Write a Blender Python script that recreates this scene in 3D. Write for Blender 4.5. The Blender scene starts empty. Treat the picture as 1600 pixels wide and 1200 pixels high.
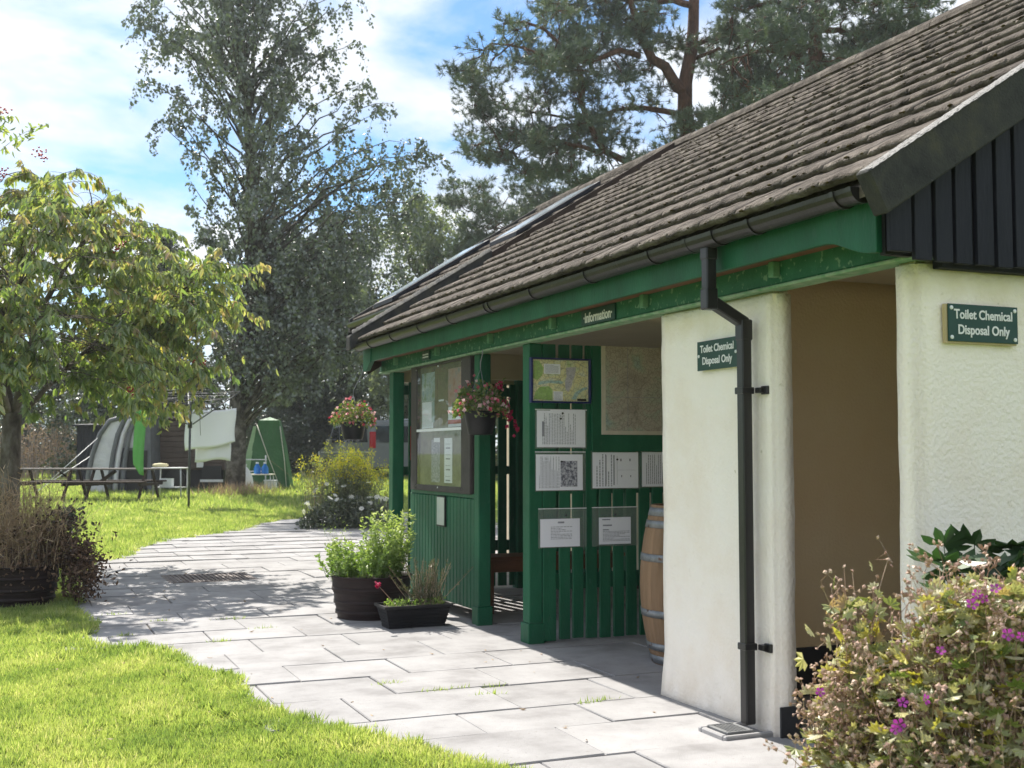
import bpy, bmesh, math, random
import numpy as np
from mathutils import Vector, Matrix, noise as mnoise
R = math.radians
C = bpy.context.scene.collection
SC = bpy.context.scene

# ------------------------------------------------------------------ camera, sky, sun, exposure
AZ = R(22.910); PITCH = R(3.390); EYE = 1.3
cam = bpy.data.objects.new('camera', bpy.data.cameras.new('camera')); C.objects.link(cam)
cam.location = (0, 0, EYE); cam.rotation_euler = (R(90) + PITCH, 0, -AZ)
cam.data.sensor_width = 36; cam.data.lens = 36 * 1840 / 1600
cam.data.clip_start = .05; cam.data.clip_end = 3000
cam.data.dof.use_dof = True; cam.data.dof.focus_distance = 6.5; cam.data.dof.aperture_fstop = 6.3
SC.camera = cam

SUN = Vector((-.11, .88, 1.0)).normalized()
W = bpy.data.worlds.new('World'); SC.world = W; W.use_nodes = True
def build_sky():
    nt = W.node_tree; nt.nodes.clear(); N = nt.nodes.new; L = nt.links.new
    out = N('ShaderNodeOutputWorld')
    sky = N('ShaderNodeTexSky'); sky.sky_type = 'NISHITA'; sky.sun_disc = False
    sky.sun_elevation = math.asin(SUN.z); sky.sun_rotation = math.atan2(SUN.x, SUN.y) % (2 * math.pi)
    sky.air_density = 1.0; sky.dust_density = .6; sky.ozone_density = 1.0
    bs = N('ShaderNodeBackground'); bs.inputs[1].default_value = .052
    tint = N('ShaderNodeMix'); tint.data_type = 'RGBA'; tint.blend_type = 'MULTIPLY'; tint.inputs[0].default_value = 1
    tint.inputs[7].default_value = (.41, .61, .77, 1)
    L(sky.outputs[0], tint.inputs[6]); L(tint.outputs[2], bs.inputs[0])
    tc = N('ShaderNodeTexCoord'); sep = N('ShaderNodeSeparateXYZ'); L(tc.outputs['Generated'], sep.inputs[0])
    mx = N('ShaderNodeMath'); mx.operation = 'MAXIMUM'; mx.inputs[1].default_value = 0; L(sep.outputs[2], mx.inputs[0])
    ad = N('ShaderNodeMath'); ad.operation = 'ADD'; ad.inputs[1].default_value = .22; L(mx.outputs[0], ad.inputs[0])
    dx = N('ShaderNodeMath'); dx.operation = 'DIVIDE'; L(sep.outputs[0], dx.inputs[0]); L(ad.outputs[0], dx.inputs[1])
    dy = N('ShaderNodeMath'); dy.operation = 'DIVIDE'; L(sep.outputs[1], dy.inputs[0]); L(ad.outputs[0], dy.inputs[1])
    cb = N('ShaderNodeCombineXYZ'); L(dx.outputs[0], cb.inputs[0]); L(dy.outputs[0], cb.inputs[1]); cb.inputs[2].default_value = 4.3
    n1 = N('ShaderNodeTexNoise'); n1.inputs['Scale'].default_value = 2.1; n1.inputs['Detail'].default_value = 7; n1.inputs['Roughness'].default_value = .55
    n1.inputs['Distortion'].default_value = .25
    L(cb.outputs[0], n1.inputs['Vector'])
    r1 = N('ShaderNodeValToRGB'); r1.color_ramp.elements[0].position = .37; r1.color_ramp.elements[1].position = .54
    L(n1.outputs[0], r1.inputs[0])
    n2 = N('ShaderNodeTexNoise'); n2.inputs['Scale'].default_value = 3.3; n2.inputs['Detail'].default_value = 4
    L(cb.outputs[0], n2.inputs['Vector'])
    r2 = N('ShaderNodeValToRGB'); e = r2.color_ramp.elements
    e[0].position = .36; e[0].color = (.53, .58, .65, 1); e[1].position = .66; e[1].color = (.70, .715, .75, 1)
    L(n2.outputs[0], r2.inputs[0])
    bc = N('ShaderNodeBackground'); bc.inputs[1].default_value = .42; L(r2.outputs[0], bc.inputs[0])
    ms = N('ShaderNodeMixShader'); L(r1.outputs[0], ms.inputs[0]); L(bs.outputs[0], ms.inputs[1]); L(bc.outputs[0], ms.inputs[2])
    L(ms.outputs[0], out.inputs[0])
build_sky()
sun = bpy.data.objects.new('sun', bpy.data.lights.new('sun', 'SUN')); C.objects.link(sun)
sun.data.energy = 2.4; sun.data.angle = R(.55); sun.data.color = (1.0, .95, .86)
sun.rotation_euler = SUN.to_track_quat('Z', 'Y').to_euler(); sun.location = SUN * 60
SC.view_settings.view_transform = 'Standard'; SC.view_settings.look = 'None'
SC.view_settings.exposure = 2.02; SC.view_settings.gamma = 1; SC.view_settings.use_curve_mapping = False
SC.render.engine = 'CYCLES'
SC.cycles.max_bounces = 8; SC.cycles.diffuse_bounces = 5; SC.cycles.transparent_max_bounces = 8
SC.cycles.sample_clamp_indirect = 6; SC.cycles.caustics_reflective = False; SC.cycles.caustics_refractive = False
try:
    SC.cycles.use_denoising = True
except Exception: pass

# ------------------------------------------------------------------ helpers
ROOTLOC = {}
def thing(name, label, cat, loc=(0, 0, 0), rotz=0, group=None):
    o = bpy.data.objects.new(name, None); C.objects.link(o); o.empty_display_size = .2
    o.location = loc; o.rotation_euler = (0, 0, rotz); o['label'] = label; o['category'] = cat
    if group: o['group'] = group
    return o
def tag(o, label, cat, group=None):
    o['label'] = label; o['category'] = cat
    if group: o['group'] = group
    return o
def wloc(o):
    """world position of an object's origin (things built in world axes are not rotated)"""
    v = Vector((0, 0, 0))
    while o is not None:
        v += Vector(o.location); o = o.parent
    return v
def link(name, me, parent=None, m=None, kind=None):
    o = bpy.data.objects.new(name, me); C.objects.link(o)
    if m is not None:
        if not me.materials: me.materials.append(m)
    if parent is not None: o.parent = parent
    if kind: o['kind'] = kind
    return o
def mesh_np(name, V, faces, rnd=None, smooth=False):
    """V (n,3); faces = list of (m,k) int arrays; rnd = per-vertex float"""
    me = bpy.data.meshes.new(name)
    V = np.asarray(V, np.float32)
    me.vertices.add(len(V)); me.vertices.foreach_set('co', V.ravel())
    idx = np.concatenate([np.asarray(f, np.int32).ravel() for f in faces])
    tot = np.concatenate([np.full(len(f), np.asarray(f).shape[1], np.int32) for f in faces])
    st = np.concatenate([[0], np.cumsum(tot)[:-1]]).astype(np.int32)
    me.loops.add(len(idx)); me.loops.foreach_set('vertex_index', idx)
    me.polygons.add(len(tot)); me.polygons.foreach_set('loop_start', st)
    me.polygons.foreach_set('use_smooth', np.full(len(tot), smooth))
    me.update(calc_edges=True)
    if rnd is not None:
        a = me.attributes.new('rnd', 'FLOAT', 'POINT'); a.data.foreach_set('value', np.asarray(rnd, np.float32))
    return me
class MB:
    def __init__(s): s.v = []; s.f = []; s.sm = []
    def add(s, vs, fs, smooth=False):
        b = len(s.v); s.v += [tuple(v) for v in vs]; s.f += [tuple(i + b for i in f) for f in fs]; s.sm += [smooth] * len(fs); return s
    def box(s, x0, x1, y0, y1, z0, z1):
        vs = [(x, y, z) for x in (x0, x1) for y in (y0, y1) for z in (z0, z1)]
        return s.add(vs, [(0, 1, 3, 2), (4, 6, 7, 5), (0, 4, 5, 1), (2, 3, 7, 6), (0, 2, 6, 4), (1, 5, 7, 3)])
    def obox(s, c, ax, ay, az):
        """centre and three half-axis vectors"""
        c, ax, ay, az = map(Vector, (c, ax, ay, az))
        vs = [c + i * ax + j * ay + k * az for i in (-1, 1) for j in (-1, 1) for k in (-1, 1)]
        return s.add(vs, [(0, 1, 3, 2), (4, 6, 7, 5), (0, 4, 5, 1), (2, 3, 7, 6), (0, 2, 6, 4), (1, 5, 7, 3)])
    def prism(s, pts, ext):
        """planar polygon pts extruded by vector ext"""
        n = len(pts); e = Vector(ext); P = [Vector(p) for p in pts]
        vs = P + [p + e for p in P]
        fs = [tuple(range(n))[::-1], tuple(range(n, 2 * n))] + [(i, (i + 1) % n, n + (i + 1) % n, n + i) for i in range(n)]
        return s.add(vs, fs)
    def tube(s, pts, rad, n=8, cap=True, smooth=True, square=False):
        P = [Vector(p) for p in pts]; m = len(P)
        rr = rad if hasattr(rad, '__len__') else [rad] * m
        vs = []; u = None
        for i in range(m):
            t = (P[min(i + 1, m - 1)] - P[max(i - 1, 0)])
            t = t.normalized() if t.length > 1e-9 else Vector((0, 0, 1))
            if u is None:
                a = Vector((0, 0, 1)) if abs(t.z) < .9 else Vector((1, 0, 0))
                u = t.cross(a).normalized()
            else:
                u = (u - t * u.dot(t))
                u = u.normalized() if u.length > 1e-6 else t.orthogonal().normalized()
            w = t.cross(u)
            for k in range(n):
                a = 2 * math.pi * (k + (.5 if square else 0)) / n
                vs.append(P[i] + (u * math.cos(a) + w * math.sin(a)) * rr[i])
        fs = [(i * n + k, i * n + (k + 1) % n, (i + 1) * n + (k + 1) % n, (i + 1) * n + k) for i in range(m - 1) for k in range(n)]
        s.add(vs, fs, smooth)
        if cap:
            b = len(s.v) - len(vs)
            s.f += [tuple(b + k for k in range(n))[::-1], tuple(b + (m - 1) * n + k for k in range(n))]; s.sm += [False, False]
        return s
    def lathe(s, prof, c=(0, 0, 0), n=24, a0=0, a1=2 * math.pi, smooth=True):
        full = abs(a1 - a0 - 2 * math.pi) < 1e-6; k = n if full else n + 1
        vs = [(c[0] + r * math.cos(a0 + (a1 - a0) * j / n), c[1] + r * math.sin(a0 + (a1 - a0) * j / n), c[2] + z) for r, z in prof for j in range(k)]
        fs = []
        for i in range(len(prof) - 1):
            for j in range(n):
                j2 = (j + 1) % k if full else j + 1
                fs.append((i * k + j, i * k + j2, (i + 1) * k + j2, (i + 1) * k + j))
        return s.add(vs, fs, smooth)
    def mesh(s, name, bev=0, seg=1, off=(0, 0, 0)):
        me = bpy.data.meshes.new(name)
        o = Vector(off)
        me.from_pydata([Vector(v) - o for v in s.v], [], s.f)
        me.polygons.foreach_set('use_smooth', s.sm)
        if bev > 0:
            bm = bmesh.new(); bm.from_mesh(me)
            bmesh.ops.recalc_face_normals(bm, faces=bm.faces)
            bmesh.ops.bevel(bm, geom=list(bm.edges), offset=bev, segments=seg, affect='EDGES', clamp_overlap=True)
            bm.to_mesh(me); bm.free()
        me.update(); return me
    def build(s, name, m, parent=None, bev=0, seg=1, kind=None, world=True):
        """vertices given in world axes unless world=False (then local to the parent)"""
        off = wloc(parent) if (parent is not None and world) else (0, 0, 0)
        return link(name, s.mesh(name, bev, seg, off), parent, m, kind)
def rough_box(name, x0, x1, y0, y1, z0, z1, m, parent, amp=.006, cell=.08, rad=.018, seed=0, flare=None):
    """a rendered masonry block: rounded arrises and a hand-floated uneven face"""
    bm = bmesh.new()
    vs = [bm.verts.new((x, y, z)) for x in (x0, x1) for y in (y0, y1) for z in (z0, z1)]
    for f in [(0, 1, 3, 2), (4, 6, 7, 5), (0, 4, 5, 1), (2, 3, 7, 6), (0, 2, 6, 4), (1, 5, 7, 3)]: bm.faces.new([vs[i] for i in f])
    bmesh.ops.bevel(bm, geom=list(bm.edges), offset=rad, segments=2, affect='EDGES')
    for ax, (a, b) in enumerate(((x0, x1), (y0, y1), (z0, z1))):
        k = int((b - a) / cell)
        for i in range(1, k):
            co = [0, 0, 0]; co[ax] = a + (b - a) * i / k; no = [0, 0, 0]; no[ax] = 1
            bmesh.ops.bisect_plane(bm, geom=list(bm.verts) + list(bm.edges) + list(bm.faces), plane_co=co, plane_no=no)
    bm.normal_update()
    for v in bm.verts:
        p = v.co
        d = mnoise.noise(p * 3.1 + Vector((seed, 0, 0))) * amp + mnoise.noise(p * 11 + Vector((0, seed, 0))) * amp * .5
        q = p + v.normal * d
        if flare:
            q = flare(q)
        v.co = q
    off = wloc(parent)
    for v in bm.verts: v.co -= off
    for f in bm.faces: f.smooth = True
    me = bpy.data.meshes.new(name); bm.to_mesh(me); bm.free()
    return link(name, me, parent, m)
def text_mesh(body, size, bold=.0, extrude=.0008, spacing=1.0):
    cu = bpy.data.curves.new('lettering', 'FONT'); cu.body = body; cu.size = size; cu.align_x = 'CENTER'; cu.align_y = 'CENTER'
    cu.offset = bold; cu.extrude = extrude; cu.space_character = spacing; cu.resolution_u = 4
    o = bpy.data.objects.new('lettering', cu); C.objects.link(o)
    dg = bpy.context.evaluated_depsgraph_get(); dg.update()
    me = bpy.data.meshes.new_from_object(o.evaluated_get(dg)); bpy.data.objects.remove(o); bpy.data.curves.remove(cu)
    return me
def place_text(name, body, size, parent, pos, xdir, zdir, m, bold=.0, sx=1.0):
    me = text_mesh(body, size, bold)
    x = Vector(xdir).normalized(); z = Vector(zdir).normalized(); n = x.cross(z)
    M = Matrix((x * sx, z, n)).transposed().to_4x4()
    M.translation = Vector(pos) - wloc(parent)
    me.transform(M); me.materials.clear()
    return link(name, me, parent, m)

# ------------------------------------------------------------------ materials
def nodes(name):
    m = bpy.data.materials.new(name); m.use_nodes = True; nt = m.node_tree; nt.nodes.clear()
    return m, nt, nt.nodes.new, nt.links.new
def ramp(N, cols, pos=None):
    r = N('ShaderNodeValToRGB'); e = r.color_ramp.elements
    pos = pos or [i / (len(cols) - 1) for i in range(len(cols))]
    while len(e) < len(cols): e.new(.5)
    for i, c in enumerate(cols): e[i].position = pos[i]; e[i].color = (*c, 1)
    return r
def pm(name, cols, scale=6, rough=.7, bump=0, bscale=60, spec=.35, pos=None, detail=5, objrand=0, stretch=(1, 1, 1), metal=0, bdist=.01, flecks=None, coat=0):
    m, nt, N, L = nodes(name)
    out = N('ShaderNodeOutputMaterial'); b = N('ShaderNodeBsdfPrincipled'); L(b.outputs[0], out.inputs[0])
    g = N('ShaderNodeNewGeometry'); mp = N('ShaderNodeMapping'); mp.inputs['Scale'].default_value = stretch; L(g.outputs['Position'], mp.inputs[0])
    if not isinstance(cols[0], (tuple, list)): cols = [cols, cols]
    n = N('ShaderNodeTexNoise'); n.inputs['Scale'].default_value = scale; n.inputs['Detail'].default_value = detail; n.inputs['Roughness'].default_value = .62
    L(mp.outputs[0], n.inputs['Vector'])
    if pos is None: pos = [.3 + .4 * i / (len(cols) - 1) for i in range(len(cols))]
    r = ramp(N, cols, pos); L(n.outputs[0], r.inputs[0]); col = r.outputs[0]
    if flecks:
        fc, fs, th = flecks
        nf = N('ShaderNodeTexNoise'); nf.inputs['Scale'].default_value = fs; nf.inputs['Detail'].default_value = 6; L(mp.outputs[0], nf.inputs['Vector'])
        rf = N('ShaderNodeValToRGB'); rf.color_ramp.elements[0].position = th; rf.color_ramp.elements[1].position = th + .06; L(nf.outputs[0], rf.inputs[0])
        mxf = N('ShaderNodeMix'); mxf.data_type = 'RGBA'; L(rf.outputs[0], mxf.inputs[0]); L(col, mxf.inputs[6]); mxf.inputs[7].default_value = (*fc, 1); col = mxf.outputs[2]
    if objrand:
        oi = N('ShaderNodeObjectInfo'); mr = N('ShaderNodeMapRange'); mr.inputs[3].default_value = 1 - objrand; mr.inputs[4].default_value = 1 + objrand
        L(oi.outputs['Random'], mr.inputs[0])
        mm = N('ShaderNodeMix'); mm.data_type = 'RGBA'; mm.blend_type = 'MULTIPLY'; mm.inputs[0].default_value = 1
        L(col, mm.inputs[6]); L(mr.outputs[0], mm.inputs[7]); col = mm.outputs[2]
    L(col, b.inputs['Base Color'])
    b.inputs['Roughness'].default_value = rough; b.inputs['Specular IOR Level'].default_value = spec; b.inputs['Metallic'].default_value = metal
    if coat: b.inputs['Coat Weight'].default_value = coat; b.inputs['Coat Roughness'].default_value = .15
    if bump:
        nb = N('ShaderNodeTexNoise'); nb.inputs['Scale'].default_value = bscale; nb.inputs['Detail'].default_value = 4; L(mp.outputs[0], nb.inputs['Vector'])
        bp = N('ShaderNodeBump'); bp.inputs['Strength'].default_value = bump; bp.inputs['Distance'].default_value = bdist
        L(nb.outputs[0], bp.inputs['Height']); L(bp.outputs[0], b.inputs['Normal'])
    return m
def lm(name, cols, pos=None, trans=.42, gloss=.06, rough=.45, tcol=(1.25, 1.3, .75)):
    """leaves: diffuse + translucent + a little gloss, colour picked per leaf"""
    m, nt, N, L = nodes(name)
    out = N('ShaderNodeOutputMaterial'); at = N('ShaderNodeAttribute'); at.attribute_name = 'rnd'
    r = ramp(N, cols, pos); L(at.outputs['Fac'], r.inputs[0])
    d = N('ShaderNodeBsdfDiffuse'); t = N('ShaderNodeBsdfTranslucent'); gl = N('ShaderNodeBsdfGlossy'); gl.inputs['Roughness'].default_value = rough
    mu = N('ShaderNodeMix'); mu.data_type = 'RGBA'; mu.blend_type = 'MULTIPLY'; mu.inputs[0].default_value = 1; mu.inputs[7].default_value = (*tcol, 1)
    L(r.outputs[0], d.inputs[0]); L(r.outputs[0], mu.inputs[6]); L(mu.outputs[2], t.inputs[0])
    a = N('ShaderNodeMixShader'); a.inputs[0].default_value = trans; L(d.outputs[0], a.inputs[1]); L(t.outputs[0], a.inputs[2])
    b = N('ShaderNodeMixShader'); b.inputs[0].default_value = gloss; L(a.outputs[0], b.inputs[1]); L(gl.outputs[0], b.inputs[2])
    L(b.outputs[0], out.inputs[0]); return m
def glassy(name, alpha=.25, tint=(.8, .85, .82), rough=.08):
    m, nt, N, L = nodes(name)
    out = N('ShaderNodeOutputMaterial'); t = N('ShaderNodeBsdfTransparent'); g = N('ShaderNodeBsdfGlossy'); g.inputs['Roughness'].default_value = rough
    t.inputs[0].default_value = (.93, .95, .94, 1)
    d = N('ShaderNodeBsdfDiffuse'); d.inputs[0].default_value = (*tint, 1)
    fr = N('ShaderNodeFresnel'); fr.inputs[0].default_value = 1.3
    a = N('ShaderNodeMixShader'); a.inputs[0].default_value = alpha; L(t.outputs[0], a.inputs[1]); L(d.outputs[0], a.inputs[2])
    b = N('ShaderNodeMixShader'); gb = N('ShaderNodeNewGeometry'); iv = N('ShaderNodeMath'); iv.operation = 'SUBTRACT'; iv.inputs[0].default_value = 1; L(gb.outputs['Backfacing'], iv.inputs[1])
    fm = N('ShaderNodeMath'); fm.operation = 'MULTIPLY'; L(fr.outputs[0], fm.inputs[0]); L(iv.outputs[0], fm.inputs[1]); L(fm.outputs[0], b.inputs[0]); L(a.outputs[0], b.inputs[1]); L(g.outputs[0], b.inputs[2])
    L(b.outputs[0], out.inputs[0]); return m
M = {}
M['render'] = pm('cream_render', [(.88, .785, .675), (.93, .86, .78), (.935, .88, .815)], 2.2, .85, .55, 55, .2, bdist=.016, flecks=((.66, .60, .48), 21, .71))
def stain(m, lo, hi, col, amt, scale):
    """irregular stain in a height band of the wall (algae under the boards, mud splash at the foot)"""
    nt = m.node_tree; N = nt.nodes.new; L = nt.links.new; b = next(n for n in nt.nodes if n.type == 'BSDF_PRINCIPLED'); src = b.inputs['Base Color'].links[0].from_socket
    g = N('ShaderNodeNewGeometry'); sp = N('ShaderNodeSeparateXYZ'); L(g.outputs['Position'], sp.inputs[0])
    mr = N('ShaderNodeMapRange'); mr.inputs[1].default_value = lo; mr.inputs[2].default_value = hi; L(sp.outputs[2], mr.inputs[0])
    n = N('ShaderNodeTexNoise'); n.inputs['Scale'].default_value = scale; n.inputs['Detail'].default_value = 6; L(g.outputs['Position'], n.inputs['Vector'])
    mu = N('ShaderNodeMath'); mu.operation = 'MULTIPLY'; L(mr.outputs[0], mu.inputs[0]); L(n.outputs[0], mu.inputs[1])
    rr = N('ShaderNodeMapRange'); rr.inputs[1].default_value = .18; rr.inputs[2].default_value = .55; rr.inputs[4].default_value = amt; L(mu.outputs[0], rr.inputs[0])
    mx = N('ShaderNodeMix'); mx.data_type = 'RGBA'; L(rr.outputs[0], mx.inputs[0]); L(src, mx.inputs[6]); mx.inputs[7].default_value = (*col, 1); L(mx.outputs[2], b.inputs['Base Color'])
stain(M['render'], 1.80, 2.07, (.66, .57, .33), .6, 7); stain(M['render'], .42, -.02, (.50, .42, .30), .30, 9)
M['tan'] = pm('cream_render_shaded', [(.80, .60, .37), (.84, .67, .45)], 2, .9, .4, 60, .15)  # cream render of the recess wall, with its deep shade put into the colour
M['plinth'] = pm('plinth_paint', [(.025, .027, .03), (.04, .04, .045)], 8, .6)
M['green'] = pm('green_paint', [(.004, .070, .032), (.007, .094, .044), (.014, .122, .06)], 5, .5, .25, 90, .3, stretch=(1, 1, .35), flecks=((.02, .10, .055), 38, .63))
M['greenlt'] = pm('green_paint_weathered', [(.008, .095, .044), (.03, .14, .075)], 9, .6, .3, 90, .25, flecks=((.16, .28, .18), 26, .6))
M['edge'] = pm('worn_paint_edge', [(.10, .26, .13), (.34, .42, .30)], 14, .7, .2, 80, .2)
M['edge2'] = pm('pale_green_paint', [(.07, .21, .11), (.16, .30, .19)], 14, .7, .2, 80, .2)
M['navy'] = pm('black_stain', [(.008, .009, .016), (.017, .018, .028)], 6, .6, .35, 60, .2, stretch=(1, 1, .2))
M['barge'] = pm('weathered_concrete', [(.022, .023, .026), (.045, .045, .045), (.07, .065, .05)], 7, .85, .5, 120, .2, flecks=((.3, .31, .3), 55, .70))
M['lichen'] = pm('lichen_crust', [(.05, .05, .05), (.36, .35, .34), (.10, .095, .09)], 60, .95, .9, 60, .1, bdist=.03)
M['tile'] = pm('concrete_tile', [(.055, .046, .040), (.125, .106, .092), (.23, .20, .175)], 7, .95, 1.0, 90, .1, objrand=.16, bdist=.02, flecks=((.30, .27, .22), 34, .66))
M['moss'] = pm('roof_moss', [(.035, .03, .016), (.09, .07, .03)], 30, .98, .9, 80, .05)
M['plastic'] = pm('black_upvc', [(.012, .012, .014), (.022, .020, .020)], 4, .32, .1, 40, .5)
M['gutter'] = pm('dusty_upvc', [(.010, .009, .0095), (.024, .021, .020)], 7, .36, .15, 70, .42, flecks=((.07, .06, .05), 18, .66))
M['slab'] = pm('paving_stone', [(.22, .212, .212), (.315, .307, .308), (.37, .362, .364)], 2.6, .9, .5, 160, .15, objrand=.07, bdist=.006, flecks=((.27, .255, .25), 55, .63))
M['joint'] = pm('sand_bed', [(.06, .05, .04), (.11, .09, .07)], 20, .95)
M['soilbase'] = pm('turf_base', [(.10, .15, .03), (.18, .24, .045), (.26, .30, .08)], .8, .95, .6, 60, .1, bdist=.04)
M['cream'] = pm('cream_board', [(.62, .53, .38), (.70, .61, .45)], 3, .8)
M['darkwood'] = pm('dark_timber', [(.028, .018, .014), (.06, .038, .028)], 8, .7, .4, 50, .25, stretch=(1, 1, .3))
M['brownframe'] = pm('brown_frame', [(.042, .034, .035), (.065, .054, .052)], 9, .6, .2, 70)
M['bench'] = pm('bench_timber', [(.12, .045, .02), (.20, .075, .032)], 9, .5, .2, 50, stretch=(.3, 1, 1))
M['oak'] = pm('cask_oak', [(.12, .07, .036), (.22, .135, .075), (.29, .18, .105)], 9, .65, .3, 60, .3, stretch=(1, 1, .15), objrand=.15)
M['zinc'] = pm('hoop_steel', [(.16, .17, .18), (.30, .31, .32)], 16, .5, .2, 60, .5, metal=.6, flecks=((.11, .06, .04), 22, .62))
M['paper'] = pm('paper', [(.80, .80, .88), (.84, .84, .9)], 4, .8)
M['ink'] = pm('ink', [(.22, .22, .26), (.32, .32, .37)], 20, .8)
M['black'] = pm('black', [(.008, .008, .009), (.012, .012, .012)], 10, .5)
M['white'] = pm('white_paint', [(.72, .72, .72), (.80, .80, .80)], 8, .5)
M['sleeve'] = glassy('clear_sleeve', .14, (.5, .55, .52), .12)
M['perspex'] = glassy('clear_sheet', .05, (.5, .5, .45), .03)
M['sign'] = pm('sign_green', [(.006, .045, .032), (.008, .055, .040)], 5, .35)
M['backing'] = pm('sign_backing', [(.45, .36, .20), (.55, .45, .27)], 12, .7)
M['screw'] = pm('screw_cap', [(.75, .78, .80), (.8, .8, .82)], 5, .4)
M['soil'] = pm('soil', [(.018, .013, .009), (.04, .028, .018)], 40, .95, .8, 60)
M['tub'] = pm('tub_brown', [(.012, .007, .007), (.028, .015, .014)], 9, .55, .3, 30, .25, stretch=(1, 1, 4))
M['trough'] = pm('trough_black', [(.008, .008, .010), (.014, .014, .017)], 9, .45)
M['barkr'] = pm('rowan_bark', [(.06, .05, .042), (.14, .12, .10), (.24, .22, .2)], 9, .9, .8, 30, .1, stretch=(1, 1, .5), bdist=.03)
M['barkb'] = pm('birch_bark', [(.025, .022, .02), (.09, .08, .07), (.22, .2, .19)], 5, .9, .8, 24, .1, bdist=.04)
M['barkp'] = pm('pine_bark', [(.045, .024, .016), (.10, .050, .032), (.15, .078, .052)], 6, .95, .9, 22, .1, stretch=(1, 1, .4), bdist=.05)
M['l_rowan'] = lm('rowan_leaf', [(.12, .20, .055), (.23, .31, .085), (.36, .39, .13), (.44, .365, .16), (.48, .32, .24), (.52, .43, .10)], [0, .28, .52, .70, .90, 1], .56, .12)
M['l_birch'] = lm('birch_leaf', [(.055, .082, .062), (.085, .115, .078), (.125, .155, .095), (.20, .225, .12)], [0, .45, .85, 1], .30, .16, .4, (1.1, 1.2, .8))
M['l_light'] = lm('pale_leaf', [(.10, .14, .06), (.17, .21, .10), (.25, .28, .16)], None, .45, .12)
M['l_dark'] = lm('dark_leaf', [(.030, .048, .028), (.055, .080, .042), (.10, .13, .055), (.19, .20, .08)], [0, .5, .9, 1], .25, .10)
M['l_pine'] = lm('pine_needle', [(.050, .085, .062), (.085, .125, .082), (.14, .175, .10), (.18, .165, .08)], [0, .5, .9, 1], .2, .09)
M['l_yell'] = lm('yellow_leaf', [(.32, .26, .03), (.45, .36, .05)], None, .45)
M['grass'] = lm('grass_blade', [(.18, .26, .075), (.31, .385, .11), (.45, .49, .18), (.58, .55, .31)], [0, .4, .85, 1], .58, .04)
M['l_herb'] = lm('herb_leaf', [(.12, .21, .04), (.24, .35, .08), (.40, .48, .17), (.58, .62, .38)], [0, .4, .8, 1], .45)
M['l_rosem'] = lm('rosemary_leaf', [(.04, .065, .03), (.09, .11, .05), (.20, .19, .10)], None, .3)
M['l_fuchs'] = lm('fuchsia_leaf', [(.05, .10, .02), (.12, .19, .035), (.24, .28, .08), (.32, .20, .12)], [0, .45, .85, 1], .4)
M['f_fuchs'] = lm('fuchsia_flower', [(.50, .05, .09), (.60, .18, .24), (.70, .42, .45), (.76, .66, .64)], [0, .45, .72, 1], .35, .05, .4, (1.2, 1, 1))
M['f_red'] = lm('fuchsia_red_flower', [(.38, .006, .06), (.55, .02, .12)], None, .35, .05, .4, (1.2, 1, 1))
M['f_gold'] = lm('goldenrod_flower', [(.34, .42, .05), (.58, .55, .05), (.74, .60, .05)], None, .5)
M['f_white'] = lm('daisy_petal', [(.72, .72, .70), (.82, .82, .8)], None, .3)
M['f_mag'] = lm('cranesbill_flower', [(.36, .03, .33), (.48, .06, .42)], None, .35, .04, .4, (1.1, 1, 1.1))
M['l_crane'] = lm('cranesbill_leaf', [(.14, .19, .05), (.33, .34, .15), (.52, .48, .31), (.56, .50, .08), (.44, .30, .21)], [0, .3, .62, .8, 1], .3)
M['s_crane'] = lm('cranesbill_stem', [(.30, .18, .14), (.48, .32, .25), (.62, .47, .36)], None, .1, .03, .5, (1, 1, 1))
M['l_lobed'] = lm('lobed_leaf', [(.03, .075, .025), (.055, .11, .035)], None, .3, .08)
M['dry'] = lm('dry_stem', [(.26, .18, .11), (.42, .30, .19), (.56, .43, .29)], None, .15, .02, .5, (1, 1, 1))
M['drydark'] = lm('dead_leaf', [(.035, .022, .016), (.12, .07, .045), (.27, .17, .10)], None, .15, .03, .5, (1, 1, 1))
M['pale_stem'] = lm('pale_stem', [(.25, .20, .17), (.45, .38, .34)], None, .05, .02, .5, (1, 1, 1))
M['berry'] = pm('rowan_berry', [(.35, .015, .012), (.45, .03, .02)], 20, .4)

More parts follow.
